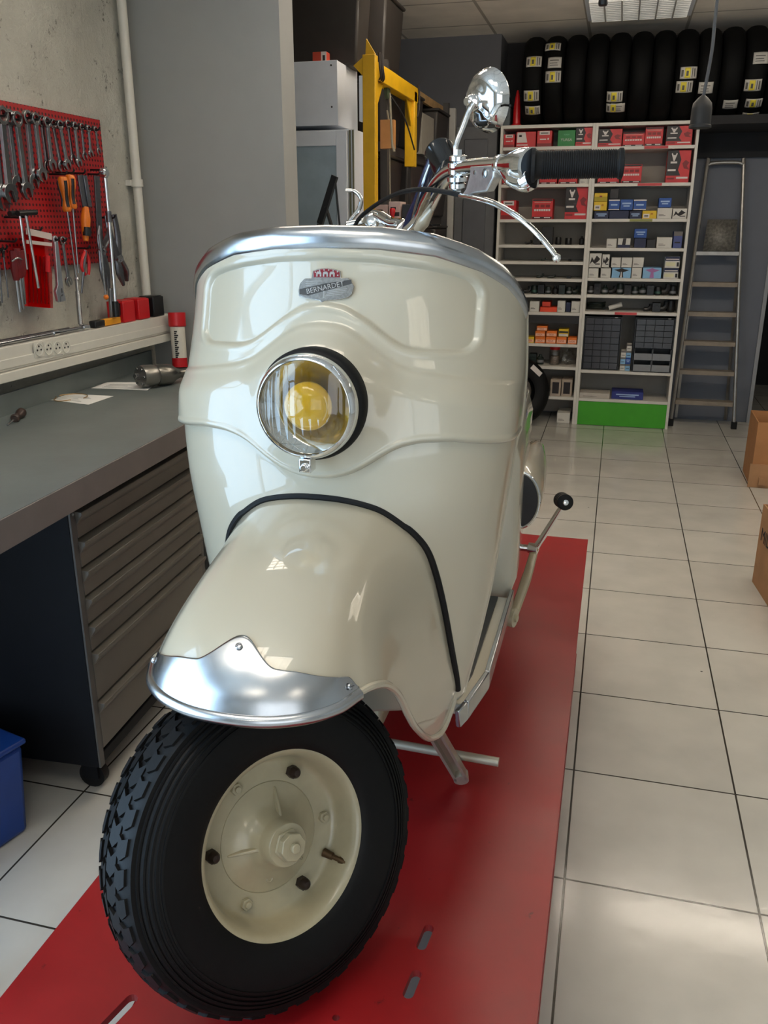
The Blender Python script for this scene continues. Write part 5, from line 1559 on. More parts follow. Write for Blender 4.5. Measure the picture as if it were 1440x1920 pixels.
row(RSH[2], [
    (1114, 1141, 396, None, 'small_carton', CNAVY, f_blue, 'navy carton under the yellow cartons on the third shelf', GS),
    (1142, 1179, 395, None, 'small_carton', CNAVY, None, 'plain dark navy carton under the blue ones on the third shelf', GS),
    (1180, 1202, 396, None, 'small_carton', CNAVY, f_blue, 'navy carton left of the low yellow one on the third shelf', GS),
    (1204, 1231, 395, None, 'small_carton', CYEL, f_yel, 'yellow carton standing on the third shelf between navy and white', GS),
    (1232, 1260, 390, None, 'small_carton', CWHITE, f_white, 'white carton with a blue carton on top on the third shelf', GS),
    (1261, 1288, 391, None, 'small_carton', CWHITE, f_wpat, 'white carton with dark pattern at the right of the third shelf', GS),
    (1113, 1138, 378, 395, 'small_carton', CYEL, f_yel, 'yellow carton, the lower of the two stacked at the left', GS),
    (1114, 1139, 362, 377.5, 'small_carton', CYEL, f_yel2, 'olive yellow carton, topmost of the stack at the left', GS),
    (1141, 1162, 374, 394, 'small_carton', CBLUE, f_bluew, 'blue carton with white edges right of the yellow stack', GS),
    (1163, 1187, 374, 394, 'small_carton', CBLUE, f_blue, 'blue carton in the middle of the upper layer, third shelf', GS),
    (1188, 1212, 374, 394, 'small_carton', CBLUE, f_bluew, 'open blue and white carton at the right of the upper layer', GS),
    (1235, 1259, 371, 389, 'small_carton', CBLUE, f_blue, 'blue carton on top of the white carton, third shelf', GS),
    (1144, 1160, 354, 373, 'small_carton', CDARK, None, 'black carton perched on the blue cartons of the third shelf', GS)], 'R')
row(RSH[3], [
    (1137, 1156, 448, None, 'small_carton', CWHITE, f_white, 'white carton first from the left on the fourth shelf', GS),
    (1158, 1182, 447, None, 'small_carton', CWHITE, f_navywhite, 'white and navy carton second on the fourth shelf', GS),
    (1189, 1211, 447, None, 'small_carton', CNAVY, None, 'navy carton carrying a blue one on the fourth shelf', GS),
    (1212, 1229, 449, None, 'small_carton', CDARK, None, 'dark low carton beside the blue pair on the fourth shelf', GS),
    (1231, 1260, 445, None, 'small_carton', CWHITE, f_white, 'wide white carton right of the dark one on the fourth shelf', GS),
    (1263, 1280, 434, None, 'small_carton', mat('purple_carton', '#454f86', .55), f_whitelab, 'tall blue and violet carton at the right of the fourth shelf', GS),
    (1189, 1213, 429, 446, 'small_carton', CBLUE, f_blue, 'blue carton on top of the navy one on the fourth shelf', GS)], 'R')
row(RSH[4], [
    (1103, 1122, 503, None, 'small_carton', CWHITE, f_white, 'white carton first in the lower layer of the fifth shelf', GS),
    (1126, 1145, 503, None, 'small_carton', CWHITE, f_white, 'white carton second in the lower layer of the fifth shelf', GS),
    (1147, 1183, 502, None, 'small_carton', CLBLUE, f_lbl, 'light blue carton with dark figure on the fifth shelf', GS),
    (1184, 1203, 502, None, 'small_carton', CWHITE, f_white, 'white carton between the two light blue ones', GS),
    (1205, 1240, 502, None, 'small_carton', CLBLUE, f_lbl2, 'light blue carton with violet figure on the fifth shelf', GS),
    (1244, 1272, 503, None, 'small_carton', CWHITE, f_wblue, 'white and navy carton, lower of the pair at the right of the fifth shelf', GS),
    (1104, 1128, 475, 501.5, 'small_carton', CWHITE, f_wpat, 'white patterned carton at the left of the upper layer, fifth shelf', GS),
    (1129, 1143, 477, 501.5, 'small_carton', CWHITE, f_wpat, 'narrow white patterned carton in the upper layer, fifth shelf', GS),
    (1146, 1164, 483, 501.5, 'small_carton', CWHITE, f_white, 'white carton above the left light blue one', GS),
    (1165, 1185, 483, 501.5, 'small_carton', CWHITE, f_white, 'white carton in the middle of the upper layer, fifth shelf', GS),
    (1186, 1207, 483, 501.5, 'small_carton', CWHITE, f_white, 'white carton last in the upper layer of the fifth shelf', GS),
    (1247, 1275, 481, 502.5, 'small_carton', CWHITE, f_wblue, 'white and navy carton, upper of the pair at the right of the fifth shelf', GS)], 'R')
row(RSH[8], [
    (1085, 1143, 737, None, 'long_carton', mat('pale_carton', '#b7b0a6', .6), f_white, 'long pale carton lying above the green panel', None),
    (1146, 1206, 735, None, 'long_carton', mat('royal_carton', '#27317c', .5), f_blue, 'long royal blue carton lying above the green panel', None)], 'R')
row(LSH[7], [
    (993, 1011, 565, None, 'small_carton', CWHITE, f_white, 'white carton on a dark box at the left, above the dark drawer strip', None),
    (1012, 1044, 576, None, 'orange_case', mat('bright_orange', '#e2461c', .4), None, 'bright orange flat case above the dark drawer strip', None),
    (1016, 1032, 566, 575, 'orange_case', mat('bright_red_orange', '#cf3a1c', .4), None, 'small orange red case on top of the flat orange case', None),
    (1045, 1060, 564, None, 'small_carton', CWHITE, f_white, 'white carton right of the orange case', None),
    (1071, 1088, 565, None, 'small_carton', CWHITE, f_white, 'white carton at the right end of the shelf above the dark drawer strip', None)], 'L')
row(LSH[7], [(1061, 1070, 567, None, 'small_carton', CNAVY, None, 'narrow navy carton between two white ones, left unit', None)], 'L', Y=SY + .05)
GO = 'orange spark plug cartons stacked on the left unit'
for i, (x0, x1, y0, y1, m, fr, lab) in enumerate((
    (985, 1001, 632, None, CYEL, f_orange, 'yellowish carton at the left end of the orange carton stack'),
    (1003, 1022, 632, None, CORG, f_orange, 'orange carton second in the bottom row of the stack'),
    (1023, 1042, 632, None, CORG, f_orange, 'orange carton in the middle of the bottom row of the stack'),
    (1043, 1062, 632, None, CORG, f_orange, 'orange carton fourth in the bottom row of the stack'),
    (1064, 1081, 633, None, CORG, f_orange, 'orange carton at the right end of the bottom row'),
    (1003, 1022, 621, 631.5, CORG, f_orange, 'orange carton at the left of the second row of the stack'),
    (1024, 1044, 621, 631.5, CORG, f_orange, 'orange carton at the right of the second row of the stack'),
    (1047, 1066, 617, 631.5, CYEL, f_yellowblack, 'yellow and black carton on the right of the orange stack'),
    (1006, 1026, 611, 620.5, CORG, f_orange, 'single orange carton on top of the stack'))):
    row(LSH[8], [(x0, x1, y0, y1, 'spark_plug_carton', m, fr, lab, GO)], 'L', dep=.1)
row(LSH[10], [
    (985, 1004, 716, None, 'beige_carton', CBEIGE, None, 'beige carton behind the loose tyre on the lowest shelf', None),
    (1032, 1052, 712, None, 'beige_carton', CBEIGE, f_drawerblk, 'beige carton with a dark square, left of the pair on the lowest shelf', 'beige cartons with dark squares'),
    (1053, 1073, 712, None, 'beige_carton', CBEIGE, f_drawerblk, 'beige carton with a dark square, right of the pair on the lowest shelf', 'beige cartons with dark squares')], 'L')
a = at_y(1044, 785, SY + .02); b = at_y(1068, 785, SY + .02)
carton('white_box', 'white box on the floor under the left shelving unit', a.x, b.x, .001, .075, SY + .02, .2, CWHITE, f_white)

# dark small parts on the shelves: bottles, coils, couplings, each its own object
def small_part(x, shz, kind, w, h, label, grp, Y=SY + .06):
    p = at_y(x, 500, Y); z0 = shz + .0104
    # x measured at the shelf's own height
    yy = 960 - F_PX * ((Vector((p.x, Y, z0)) - EYE).dot(UP) / (Vector((p.x, Y, z0)) - EYE).dot(FW))
    X = at_y(x, yy, Y).x
    X = max(X, XA + .02 + w / 2) if X < XB else max(X, XB + .0205 + w / 2 * (1.16 if kind == 'coil' else 1))
    if kind == 'coil': z0 += .0004
    mb = MB()
    if kind == 'bottle':
        mb.lathe([(w * .46, 0), (w * .5, .004), (w * .5, h * .62), (w * .25, h * .78), (w * .22, h * .95), (0, h * .95)], (X, Y + w / 2, z0), (0, 0, 1), 16); nm = 'bottle'
    elif kind == 'coil':
        mb.tube([Vector((X + w * .5 * math.cos(a), Y + .1 + w * .5 * math.sin(a), z0 + .0095 + .002 * a)) for a in np.linspace(0, 6 * PI, 60)], .0085, 8, 1); nm = 'rubber_hose_coil'
    elif kind == 'can':
        mb.lathe([(w * .48, 0), (w * .5, .002), (w * .5, h * .9), (w * .44, h), (0, h)], (X, Y + w / 2, z0), (0, 0, 1), 18); nm = 'filter_can'
    elif kind == 'elbow':
        mb.tube([Vector((X - w / 2, Y + .03, z0 + h * .3)), Vector((X, Y + .03, z0 + h * .32)), Vector((X + w * .35, Y + .03, z0 + h * .6)), Vector((X + w * .38, Y + .03, z0 + h))], h * .28, 10, 5)
        mb.cyl((X - w / 2, Y + .03, z0 + h * .3), (X - w / 2 + .012, Y + .03, z0 + h * .3), h * .3, n=14); nm = 'rubber_elbow'
    else:
        mb.box((X - w / 2, Y, z0), (X + w / 2, Y + .08, z0 + h)); mb.cyl((X, Y - .004, z0 + h * .5), (X, Y, z0 + h * .5), min(w, h) * .3, n=14); nm = 'small_part'
    o = mb.build(nm, random.choice([BLACK, CDARK, mat('black_green', '#16211c', .4)]), bev=.001 if kind == 'block' else 0)
    if kind in ('bottle', 'can'):
        MB().lathe([(w * .505, h * .2), (w * .505, h * .45)], (X, Y + w / 2, z0), (0, 0, 1), 16).build('label_band', random.choice([mat('band_grey', '#77777a', .5), mat('band_green', '#35574a', .5), CDARK]), o)
    return tag(o, label, {'bottle': 'bottle', 'coil': 'hose', 'can': 'can', 'elbow': 'hose', 'block': 'motorcycle part'}[kind], grp)
kinds = ['can', 'block', 'bottle', 'elbow', 'can', 'block', 'can', 'bottle', 'block', 'can', 'elbow', 'can']
nw = ['first', 'second', 'third', 'fourth', 'fifth', 'sixth', 'seventh', 'eighth', 'ninth', 'tenth', 'eleventh', 'last']
for i in range(12):
    x = 1105 + 14.2 * i
    k = kinds[i]
    small_part(x, RSH[5], k, .045, .055 + .018 * ((i * 5) % 3) / 2, 'dark %s, %s from the left on the sixth shelf of the right unit' % ({'can': 'filter can', 'block': 'square part', 'bottle': 'bottle', 'elbow': 'rubber elbow'}[k], nw[i]), 'dark small parts on the sixth shelf')
for i in range(8):
    x = 988 + 13 * i
    k = kinds[(i + 3) % 12]
    small_part(x, LSH[6], k, .042, .05 + .014 * ((i * 7) % 3) / 2, 'dark %s, %s from the left in the row above the orange case' % ({'can': 'filter can', 'block': 'square part', 'bottle': 'bottle', 'elbow': 'rubber elbow'}[k], nw[i]), 'dark small parts above the orange case')
small_part(1112, RSH[6], 'coil', .115, .05, 'black coiled hose lying above the left drawer organizer', None)
for i, (x, k) in enumerate(((1214, 'elbow'), (1230, 'block'), (1243, 'elbow'), (1257, 'can'))):
    small_part(x, RSH[6], k, .052, .05 + .01 * i, 'black %s, %s of the group right of the tilted white tube' % ({'can': 'can', 'block': 'block', 'elbow': 'rubber elbow'}[k], nw[i]), 'black parts above the right organizer')
p = at_y(1150, 577, SY + .08)
o = MB().cyl(Vector((p.x - .03, SY + .08, RSH[6] + .027)), Vector((p.x + .055, SY + .09, RSH[6] + .055)), .016, n=16).build('white_tube', CWHITE); tag(o, 'small white tube lying tilted beside the black hose coil', 'tube')
for i, (x, k, w, h) in enumerate(((990, 'elbow', .05, .03), (1006, 'block', .05, .07), (1025, 'block', .075, .115), (1046, 'can', .04, .05), (1065, 'can', .045, .045), (1090, 'bottle', .035, .06))):
    small_part(x, LSH[3], k, w, h, ['dark rubber elbow left of the black bracket on the fourth shelf', 'black bracket behind the brake lever on the fourth shelf', 'large square black part in the middle of the fourth shelf', 'small round can right of the square black part', 'small round can, farther right on the fourth shelf', 'small dark bottle at the right end of the fourth shelf'][i], None)
for i, (x, k, w, h) in enumerate(((1018, 'elbow', .04, .022), (1042, 'block', .03, .02), (1068, 'can', .02, .016))):
    small_part(x, LSH[4], k, w, h, ['small dark elbow on the shelf under the lever tip', 'small flat dark part by the brake lever tip', 'tiny can right of the brake lever tip'][i], None)
for i, (x, k, w, h) in enumerate(((1012, 'elbow', .05, .03), (1034, 'elbow', .06, .022), (1066, 'block', .03, .014))):
    small_part(x, LSH[5], k, w, h, ['dark elbow on the nearly empty narrow shelf, left one', 'long dark elbow on the nearly empty narrow shelf', 'flat dark part on the nearly empty narrow shelf'][i], None)
for i, x in enumerate((984, 998, 1012)):
    small_part(x, LSH[9], kinds[i], .05, .075, 'dark part above the loose tyre, %s from the left' % nw[i], 'dark parts above the loose tyre')
# jar with red lid and a plastic bag
p = at_y(1038, 688, SY + .06)
jar = MB().lathe([(.036, 0), (.038, .004), (.038, .095), (.033, .102), (.033, .108), (0, .108)], (p.x, SY + .10, LSH[9] + .0104), (0, 0, 1), 24).build('jar', CLEARP); tag(jar, 'clear jar with red lid on the shelf under the orange cartons', 'jar')
MB().lathe([(.036, .1085), (.037, .11), (.037, .128), (0, .129)], (p.x, SY + .10, LSH[9] + .0104), (0, 0, 1), 24).build('lid', REDP, jar)
MB().lathe([(.031, .0035), (.033, .008), (.031, .06), (0, .066)], (p.x, SY + .10, LSH[9] + .0104), (0, 0, 1), 16).build('contents', mat('mixed_bolts', '#8d7d70', .5, .4, var=.4, vscale=120), jar)
p = at_y(1064, 688, SY + .06)
def bag(u, v):
    th = 2 * PI * u; ph = PI * v
    r = 1 + .16 * math.sin(3 * th + 2 * ph) + .12 * math.sin(5 * th - 3 * ph) + .1 * math.cos(7 * ph + th)
    return Vector((p.x + .050 * r * math.sin(ph) * math.cos(th), SY + .12 + .06 * r * math.sin(ph) * math.sin(th), max(LSH[9] + .0106, LSH[9] + .063 - .052 * r * math.cos(ph))))
o = MB().grid(bag, 40, 24).build('plastic_bag', CLEARP, angle=30); tag(o, 'crumpled clear plastic bag beside the jar with the red lid', 'bag')

# drawer organisers
def organiser(label, x0, x1, z0, z1, cols, rows, tall, Y=SY + .02):
    t = thing('drawer_organizer', label, 'drawer organizer', ((x0 + x1) / 2, Y + .08, z0), 'black small parts organizers')
    mb = MB().box((x0, Y + .008, z0), (x0 + .006, Y + .16, z1)).box((x1 - .006, Y + .008, z0), (x1, Y + .16, z1)).box((x0 + .006, Y + .15, z0), (x1 - .006, Y + .16, z1)).box((x0 + .006, Y + .008, z1 - .006), (x1 - .006, Y + .15, z1)).box((x0 + .006, Y + .008, z0), (x1 - .006, Y + .15, z0 + .006))
    mb.build('case', BLACK, t)
    zb = z0 + .008 + tall
    if tall:
        for r in range(2):
            for c in range(2):
                a = x0 + .009 + c * (x1 - x0 - .018) / 2; b = x0 + .009 + (c + 1) * (x1 - x0 - .018) / 2
                q0 = z0 + .008 + r * tall / 2
                q1 = q0 + tall / 2 - .004
                R = []
                mb = MB().box((a + .002, Y - .03, q0), (b - .002, Y + .14, q0 + .003)).box((a + .002, Y - .03, q0 + .003), (a + .004, Y + .14, q1)).box((b - .004, Y - .03, q0 + .003), (b - .002, Y + .14, q1)).box((a + .004, Y - .03, q0 + .003), (b - .004, Y - .028, q0 + (q1 - q0) * .62))
                mb.build('open_bin', mat('clear_grey_bin', '#77797c', .3), t)
    for r in range(rows):
        for c in range(cols):
            a = x0 + .009 + c * (x1 - x0 - .018) / cols; b = a + (x1 - x0 - .018) / cols
            q0 = zb + r * (z1 - .008 - zb) / rows; q1 = q0 + (z1 - .008 - zb) / rows
            mb = MB().box((a + .0015, Y, q0 + .0015), (b - .0015, Y + .1, q1 - .0015)).box((a + .010, Y - .006, q0 + (q1 - q0) * .30), (b - .010, Y - .0001, q0 + (q1 - q0) * .55))
            mb.build('drawer', mat('smoke_drawer', '#34353a', .18), t)
    MB().box((x1 - .05, Y + .0055, z1 - .0055), (x1 - .03, Y + .0078, z1 - .0005)).build('label_tag', CWHITE, t)
zz0 = RSH[7] + .0104
def PXZ(px, z, Y):
    yy = 640
    for _ in range(6):
        X = at_y(px, yy, Y).x; q = Vector((X, Y, z)) - EYE; yy = 960 - F_PX * q.dot(UP) / q.dot(FW)
    return at_y(px, yy, Y).x
organiser('black drawer organizer on the left with eight rows of small drawers', max(PXZ(1088, .4, SY + .02), XB + .020), PXZ(1162, .55, SY + .02), zz0, .765, 4, 8, 0)
organiser('black drawer organizer on the right with four open bins below its drawers', PXZ(1183, .4, SY + .02), min(PXZ(1262, .55, SY + .02), XC - .0195), zz0, .765, 4, 5, .155)
GL = 'small blue and white cartons between the organizers'
xa = PXZ(1162, .45, SY + .04) + .002; xw = (PXZ(1183, .45, SY + .04) - xa - .003) / 2
for i, (c, r, m) in enumerate(((0, 0, CWHITE), (1, 0, CLBLUE), (0, 1, CLBLUE), (1, 1, CBLUE), (0, 2, CWHITE), (1, 2, CLBLUE), (1, 3, CWHITE))):
    carton('tiny_carton', 'tiny %s carton, %s column, level %s between the organizers' % ('white' if m is CWHITE else 'blue', 'left' if c == 0 else 'right', ['bottom', 'second', 'third', 'top'][r]), xa + c * xw + .001, xa + (c + 1) * xw - .001, zz0 + r * .046, zz0 + r * .046 + .0455, SY + .04, .09, m, f_whitelab if m is not CBLUE else f_blue, GL)

# loose tyre leaning against the left unit
LC = at_y(966, 738, 6.06); LR = .245
LC = Vector((LC.x, 6.08, LR * .985 + .004))
ax = Vector((.42, -1, .18)).normalized()
prof = [(.128, .042), (.15, .054), (.185, .058), (.215, .052), (.236, .034), (.2445, .014), (.245, 0)]
prof = prof + [(r, -h) for r, h in prof[::-1][1:]]
inner = [(.150, -.034), (.19, -.044), (.222, -.03), (.231, 0), (.222, .03), (.19, .044), (.150, .034)]
lt = MB().lathe(prof + [(.132, -.034)] + inner + [(.132, .034)], LC, ax, 64, closed=True).build('loose_tyre', TYREM, angle=40)
tag(lt, 'loose black tyre with a white label leaning against the left shelving unit', 'tyre')
u_ = basis(ax)
best = max(np.linspace(0, 2 * PI, 200), key=lambda a: (u_[1] * math.cos(a) + u_[2] * math.sin(a)).dot(Vector((.68, 0, .73))))
dr = (u_[1] * math.cos(best) + u_[2] * math.sin(best)); tg = ax.cross(dr)
c = LC + dr * .196 + ax * .0575
MB().beam(c - tg * .045, c + tg * .045, .034, .004, ax).build('paper_label', WHT, lt)

# ---- tyre rack above the shelves
RKX0, RKX1 = -.705, 1.5
rk = thing('tyre_rack', 'black rack board carrying the row of new tyres above the shelves', 'tyre rack', (.3, 6.4, 1.93))
MB().box((.45, 6.03, 1.955), (RKX1, 6.60, 2.004)).build('rack_board', BLACKW, rk)
MB().box((.45, 6.585, 1.80), (RKX1, 6.6185, 1.9545)).build('wall_bracket', BLACKW, rk)
tr_ = .262
yc = 6.31; zc = 2.004 + tr_ + .001
LAB = [(1037, 87, 0), (1008, 115, 0), (1040, 117, 1), (1037, 144, 0), (996, 180, 0), (1011, 207, 0), (1143, 182, 0), (1143, 203, 0), (1174, 202, 1), (1299, 136, 0), (1283, 163, 0), (1319, 165, 1), (1408, 160, 0), (1382, 196, 1), (1416, 194, 0), (1408, 225, 0), (1436, 108, 1)]
xs_t = []
x = RKX0 + .075
while x < RKX1 - .06:
    xs_t.append(x); x += .134
words = ['first', 'second', 'third', 'fourth', 'fifth', 'sixth', 'seventh', 'eighth', 'ninth', 'tenth', 'eleventh', 'twelfth', 'thirteenth', 'fourteenth', 'fifteenth', 'sixteenth', 'seventeenth', 'eighteenth']
tp = [(.155, .045), (.18, .060), (.215, .065), (.240, .058), (.256, .038), (.261, .018), (.262, 0)]
tp = tp + [(r, -h) for r, h in tp[::-1][1:]]
tyres = []
for i, x in enumerate(xs_t):
    mb = MB().lathe(tp, (x, yc, zc), (1, 0, 0), 56)
    o = mb.build('stored_tyre', mat('new_tyre_rubber', '#070707', .7, var=.15, spec=.15), angle=40, loc=(x, yc, zc - tr_))
    MB().lathe([(.154, .04), (.20, .05), (.235, .03), (.240, 0), (.235, -.03), (.20, -.05), (.154, -.04)], (x, yc, zc), (1, 0, 0), 40).build('tyre_inside', BLACK, o)
    tag(o, 'x', 'tyre', 'new tyres in the rack above the shelves'); tyres.append(o)
cnt = {}
for (px, py, kind) in LAB:
    p = at_y(px, py, yc - tr_ + .01)
    i = min(range(len(xs_t)), key=lambda k: abs(xs_t[k] - p.x))
    s_ = max(-.95, min(.95, (p.z - zc) / tr_)); th = math.asin(s_)
    # refine for the curvature of the tread
    for _ in range(6):
        q = at_y(px, py, yc - tr_ * math.cos(th)); th = math.asin(max(-.95, min(.95, (q.z - zc) / tr_)))
    X = xs_t[i]; off = max(-.012, min(.012, q.x - X))
    mb = MB(); hw, ha = .048 if kind == 0 else .042, .125
    def pq(u, v, lift): 
        a = th + v * ha; r_ = tr_ + lift - .35 * (u * hw) ** 2 * 8
        return Vector((X + off + u * hw, yc - r_ * math.cos(a), zc + r_ * math.sin(a)))
    def patch(u0, u1, v0, v1, lift, m_):
        mb.m = m_
        o0 = len(mb.v); n1, n2 = 6, 6
        mb.grid(lambda u, v: pq(u0 + (u1 - u0) * u, v0 + (v1 - v0) * v, lift), n1, n2)
    patch(-1, 1, -1, 1, .0030, 0)
    if kind == 0:
        patch(-.45, .25, -.85, .85, .0038, 1); patch(-.25, .02, -.5, .3, .0046, 2); patch(.42, .52, -.8, .8, .0038, 2); patch(.66, .80, -.7, .7, .0038, 2); patch(-.85, -.6, -.6, .5, .0038, 2)
    else:
        patch(-.7, .6, .3, .45, .0038, 2); patch(-.7, .4, -.2, -.08, .0038, 2); patch(-.7, .5, -.6, -.48, .0038, 2)
    mb.build('tread_label', [mat('label_white', '#b9b5ad', .6), LEMON, mat('label_print', '#55524d', .6)], tyres[i], solid=.0006)
    cnt.setdefault(i, []).append(kind)
for i, o in enumerate(tyres):
    k = len(cnt.get(i, []))
    o['label'] = 'black tyre, %s in the rack above the shelves, %s' % (words[i] + ' from left', ['no label', 'one label', 'two labels', 'three labels', 'four labels'][min(k, 4)])
# red cone and grey box standing at the left end of the shelf top
cx_ = -.735
o = MB().lathe([(.034, 0), (.034, .006), (.026, .012), (.024, .10), (.016, .17), (.006, .215), (0, .217)], (cx_, 6.27, 2.0005), (0, 0, 1), 22).build('red_cone', REDP)
tag(o, 'slim red cone standing on top of the left shelving unit beside the tyres', 'cone')
o = MB().box((-.828, 6.24, 2.0005), (-.775, 6.40, 2.115)).build('small_box', mat('slate_box', '#4a5357', .5), bev=.006); tag(o, 'small slate grey box on top of the left shelving unit beside the red cone', 'box')
MB().box((-.832, 6.236, 2.1155), (-.771, 6.404, 2.130)).build('lid', mat('slate_box', '#4a5357', .5), o, bev=.003)

# grey hanging socket on its cable
lampY = 3.3
c0 = at_y(1345, 0, lampY); c1 = at_y(1318, 186, lampY)
t = thing('hanging_socket', 'grey power socket hanging on a cable in front of the parts shelves', 'power socket', (c1.x, lampY, c1.z))
MB().tube([Vector((c0.x + .012, lampY, 2.558)), c0, c0.lerp(c1, .5) + Vector((.006, 0, 0)), c1], .0055, 10, 8).build('cable', mat('cable_grey', '#4e5054', .5), t)
MB().lathe([(.006, .012), (.016, .004), (.030, -.012), (.033, -.03), (.033, -.078), (.036, -.08), (.036, -.088), (.028, -.09), (0, -.088)][::-1], c1, (0, 0, 1), 26).build('socket_body', mat('socket_grey', '#1d1e20', .6), t)
c = at_y(1131, 0, lampY)
t = thing('ceiling_hook', 'dark plug hanging just into view below the ceiling light', 'plug', (c.x, lampY, c.z))
MB().cyl((c.x, lampY, c.z + .02), (c.x, lampY, 2.559), .005, n=10).build('cable', mat('cable_grey', '#4e5054', .5), t)
MB().lathe([(.004, .03), (.014, .02), (.016, -.01), (.014, -.016), (0, -.016)][::-1], c, (0, 0, 1), 18).build('plug_body', BLACK, t)

# ---- step ladder
lad = thing('step_ladder', 'aluminium step ladder standing against the blue grey wall', 'ladder', (.68, 6.45, 0))
LYb, LYt = 6.36, 6.56
def lp(px, py):        # a point on the leaning ladder plane
    Y = LYb
    for _ in range(8):
        q = at_y(px, py, Y); Y = LYb + (LYt - LYb) * max(0, q.z) / 1.80
    return at_y(px, py, Y)
bl_, br_ = lp(1257, 797), lp(1376, 798)
bl_.z = br_.z = .012
tl_, tr2 = lp(1325, 318), lp(1394, 318)
zt_ = lp(1358, 305).z
MB().tube([bl_, bl_.lerp(tl_, .5), tl_, Vector((tl_.x + .012, tl_.y, zt_ - .012)), Vector((tl_.x + .05, tl_.y, zt_)), Vector((tr2.x - .05, tr2.y, zt_)), Vector((tr2.x - .012, tr2.y, zt_ - .012)), tr2, br_.lerp(tr2, .5), br_], .0125, 10, 6).build('frame', RODALU, lad)
for c in (bl_, br_):
    MB().box((c.x - .018, c.y - .018, 0), (c.x + .018, c.y + .018, .05)).build('foot', RUBBER, lad)
def on_rail(a, b, z): return a.lerp(b, (z - a.z) / (b.z - a.z))
for py in (752, 695, 640, 585, 529):
    z = lp(1320, py).z
    l_, r_ = on_rail(bl_, tl_, z), on_rail(br_, tr2, z)
    mb = MB().box((l_.x + .010, l_.y - .012, z - .030), (r_.x - .010, l_.y - .006, z)).box((l_.x + .010, l_.y - .006, z - .006), (r_.x - .010, l_.y + .075, z)).box((l_.x + .010, l_.y + .069, z - .03), (r_.x - .010, l_.y + .075, z - .006))
    mb.build('tread', TREADS, lad, bev=.001)
z = lp(1350, 473).z
l_, r_ = on_rail(bl_, tl_, z), on_rail(br_, tr2, z)
mb = MB().box((l_.x + .008, l_.y - .01, z - .02), (r_.x - .008, l_.y - .006, z + .004)); mb.build('platform_rail', RODALU, lad)
pa, pb_ = lp(1317, 472), lp(1383, 412)
MB().add([Vector((pa.x, l_.y - .012, z + .005)), Vector((pb_.x + .0, l_.y - .012, z + .005)), Vector((pb_.x, l_.y + .02, pb_.z)), Vector((pa.x + .012, l_.y + .02, pb_.z))], [(0, 1, 2, 3)]).build('platform', mat('scuffed_platform', '#6d6a63', .6, .2, var=.35, vscale=60), lad, solid=.012)
# rear legs of the ladder
for a, b in ((bl_, tl_), (br_, tr2)):
    q = a.lerp(b, .72)
    MB().beam(q + Vector((0, .018, 0)), Vector((a.x + (.05 if a is bl_ else -.03), 6.600, .012)), .018, .014).build('rear_leg', RODALU, lad)

# ---- cartons on the floor at the right
def open_box(label, P0, ux, uy, w, d, h, m, flaps=False):
    """P0 = nearest left bottom corner; ux along the width, uy along the depth"""
    M = frame(Vector(P0), Vector(ux), Vector(uy)); t = thing('cardboard_box', label, 'cardboard box', tuple(M @ Vector((w / 2, d / 2, 0))))
    k = .005
    mb = MB().box((0, 0, 0), (w, k, h), M).box((0, d - k, 0), (w, d, h), M).box((0, k, 0), (k, d - k, h), M).box((w - k, k, 0), (w, d - k, h), M).box((k, k, 0), (w - k, d - k, k), M)
    mb.build('box_body', m, t)
    return t, M
b0_ = at_z(1410, 1090, 0)
t, M = open_box('open brown cardboard box with black printing at the right edge of the photo', (b0_.x, b0_.y, 0), (.10, -.995, 0), (.995, .10, 0), .52, .40, .33, CARD)
mb = MB(); FT = frame(M @ Vector((.165, -.0012, .215)), M.to_3x3() @ Vector((1, 0, 0)), Vector((0, 0, 1)))
mb.text('MIDASC', FT, .075, .0006); mb.build('printed_text', INK, t)
a = at_z(1405, 912, 0)
t, M = open_box('second cardboard box farther back near the dark doorway', (a.x, a.y, 0), (1, -.02, 0), (.02, 1, 0), .5, .34, .36, mat('tan_cardboard', '#a9764a', .8))
MB().box((-.012, -.012, 0), (.512, -.0005, .13), M).build('lower_sleeve', CARD, t)
MB().box((.04, -.03, .02), (.07, -.0125, .06), M).build('flap_tab', CARD, t)

# ================================================================== storage corner behind the partition
wc = thing('wall_cabinet', 'white cabinet door block standing on top of the white glazed door', 'cabinet', (-1.4, 4.15, 1.785))
a, b = at_y(535, 117, 4.0), at_y(634, 240, 4.0)
MB().box((-1.60, 4.016, b.z + .012), (b.x - .002, 4.32, a.z)).build('body', WHITEP, wc, bev=.002)
MB().box((-1.60, 4.0, b.z + .012), (b.x, 4.0155, a.z)).build('door', WHITEP, wc, bev=.0015)
for zz in (a.z - .02, (a.z + b.z) / 2 - .05):
    MB().cyl((b.x - .028, 3.998, zz), (b.x - .028, 4.0, zz), .004, n=10).build('screw', INK, wc)
gd = thing('glazed_cabinet', 'white framed cabinet with a pale blue glass door beside the grey partition', 'cabinet', (-1.4, 4.1, 0))
GX1 = at_y(662, 243, 3.96).x; GZ = at_y(600, 243, 3.96).z
fx1 = at_y(651, 300, 3.96).x
MB().box((-1.60, 3.982, 0), (GX1, 4.34, GZ)).build('body', WHITEP, gd, bev=.002)
mb = MB()
iz = at_y(590, 274, 3.96).z; ix = at_y(631, 300, 3.96).x
mb.box((-1.60, 3.955, .02), (-1.545, 3.980, GZ - .006)).box((ix, 3.955, .02), (fx1, 3.980, GZ - .006)).box((-1.545, 3.955, iz), (ix, 3.980, GZ - .006)).box((-1.545, 3.955, .02), (ix, 3.980, .10))
mb.build('door_frame', WHITEP, gd, bev=.002)
MB().box((-1.545, 3.964, .10), (ix, 3.972, iz)).build('glass_pane', mat('pale_blue_pane', '#a3b6c2', .15, coat=.4), gd)
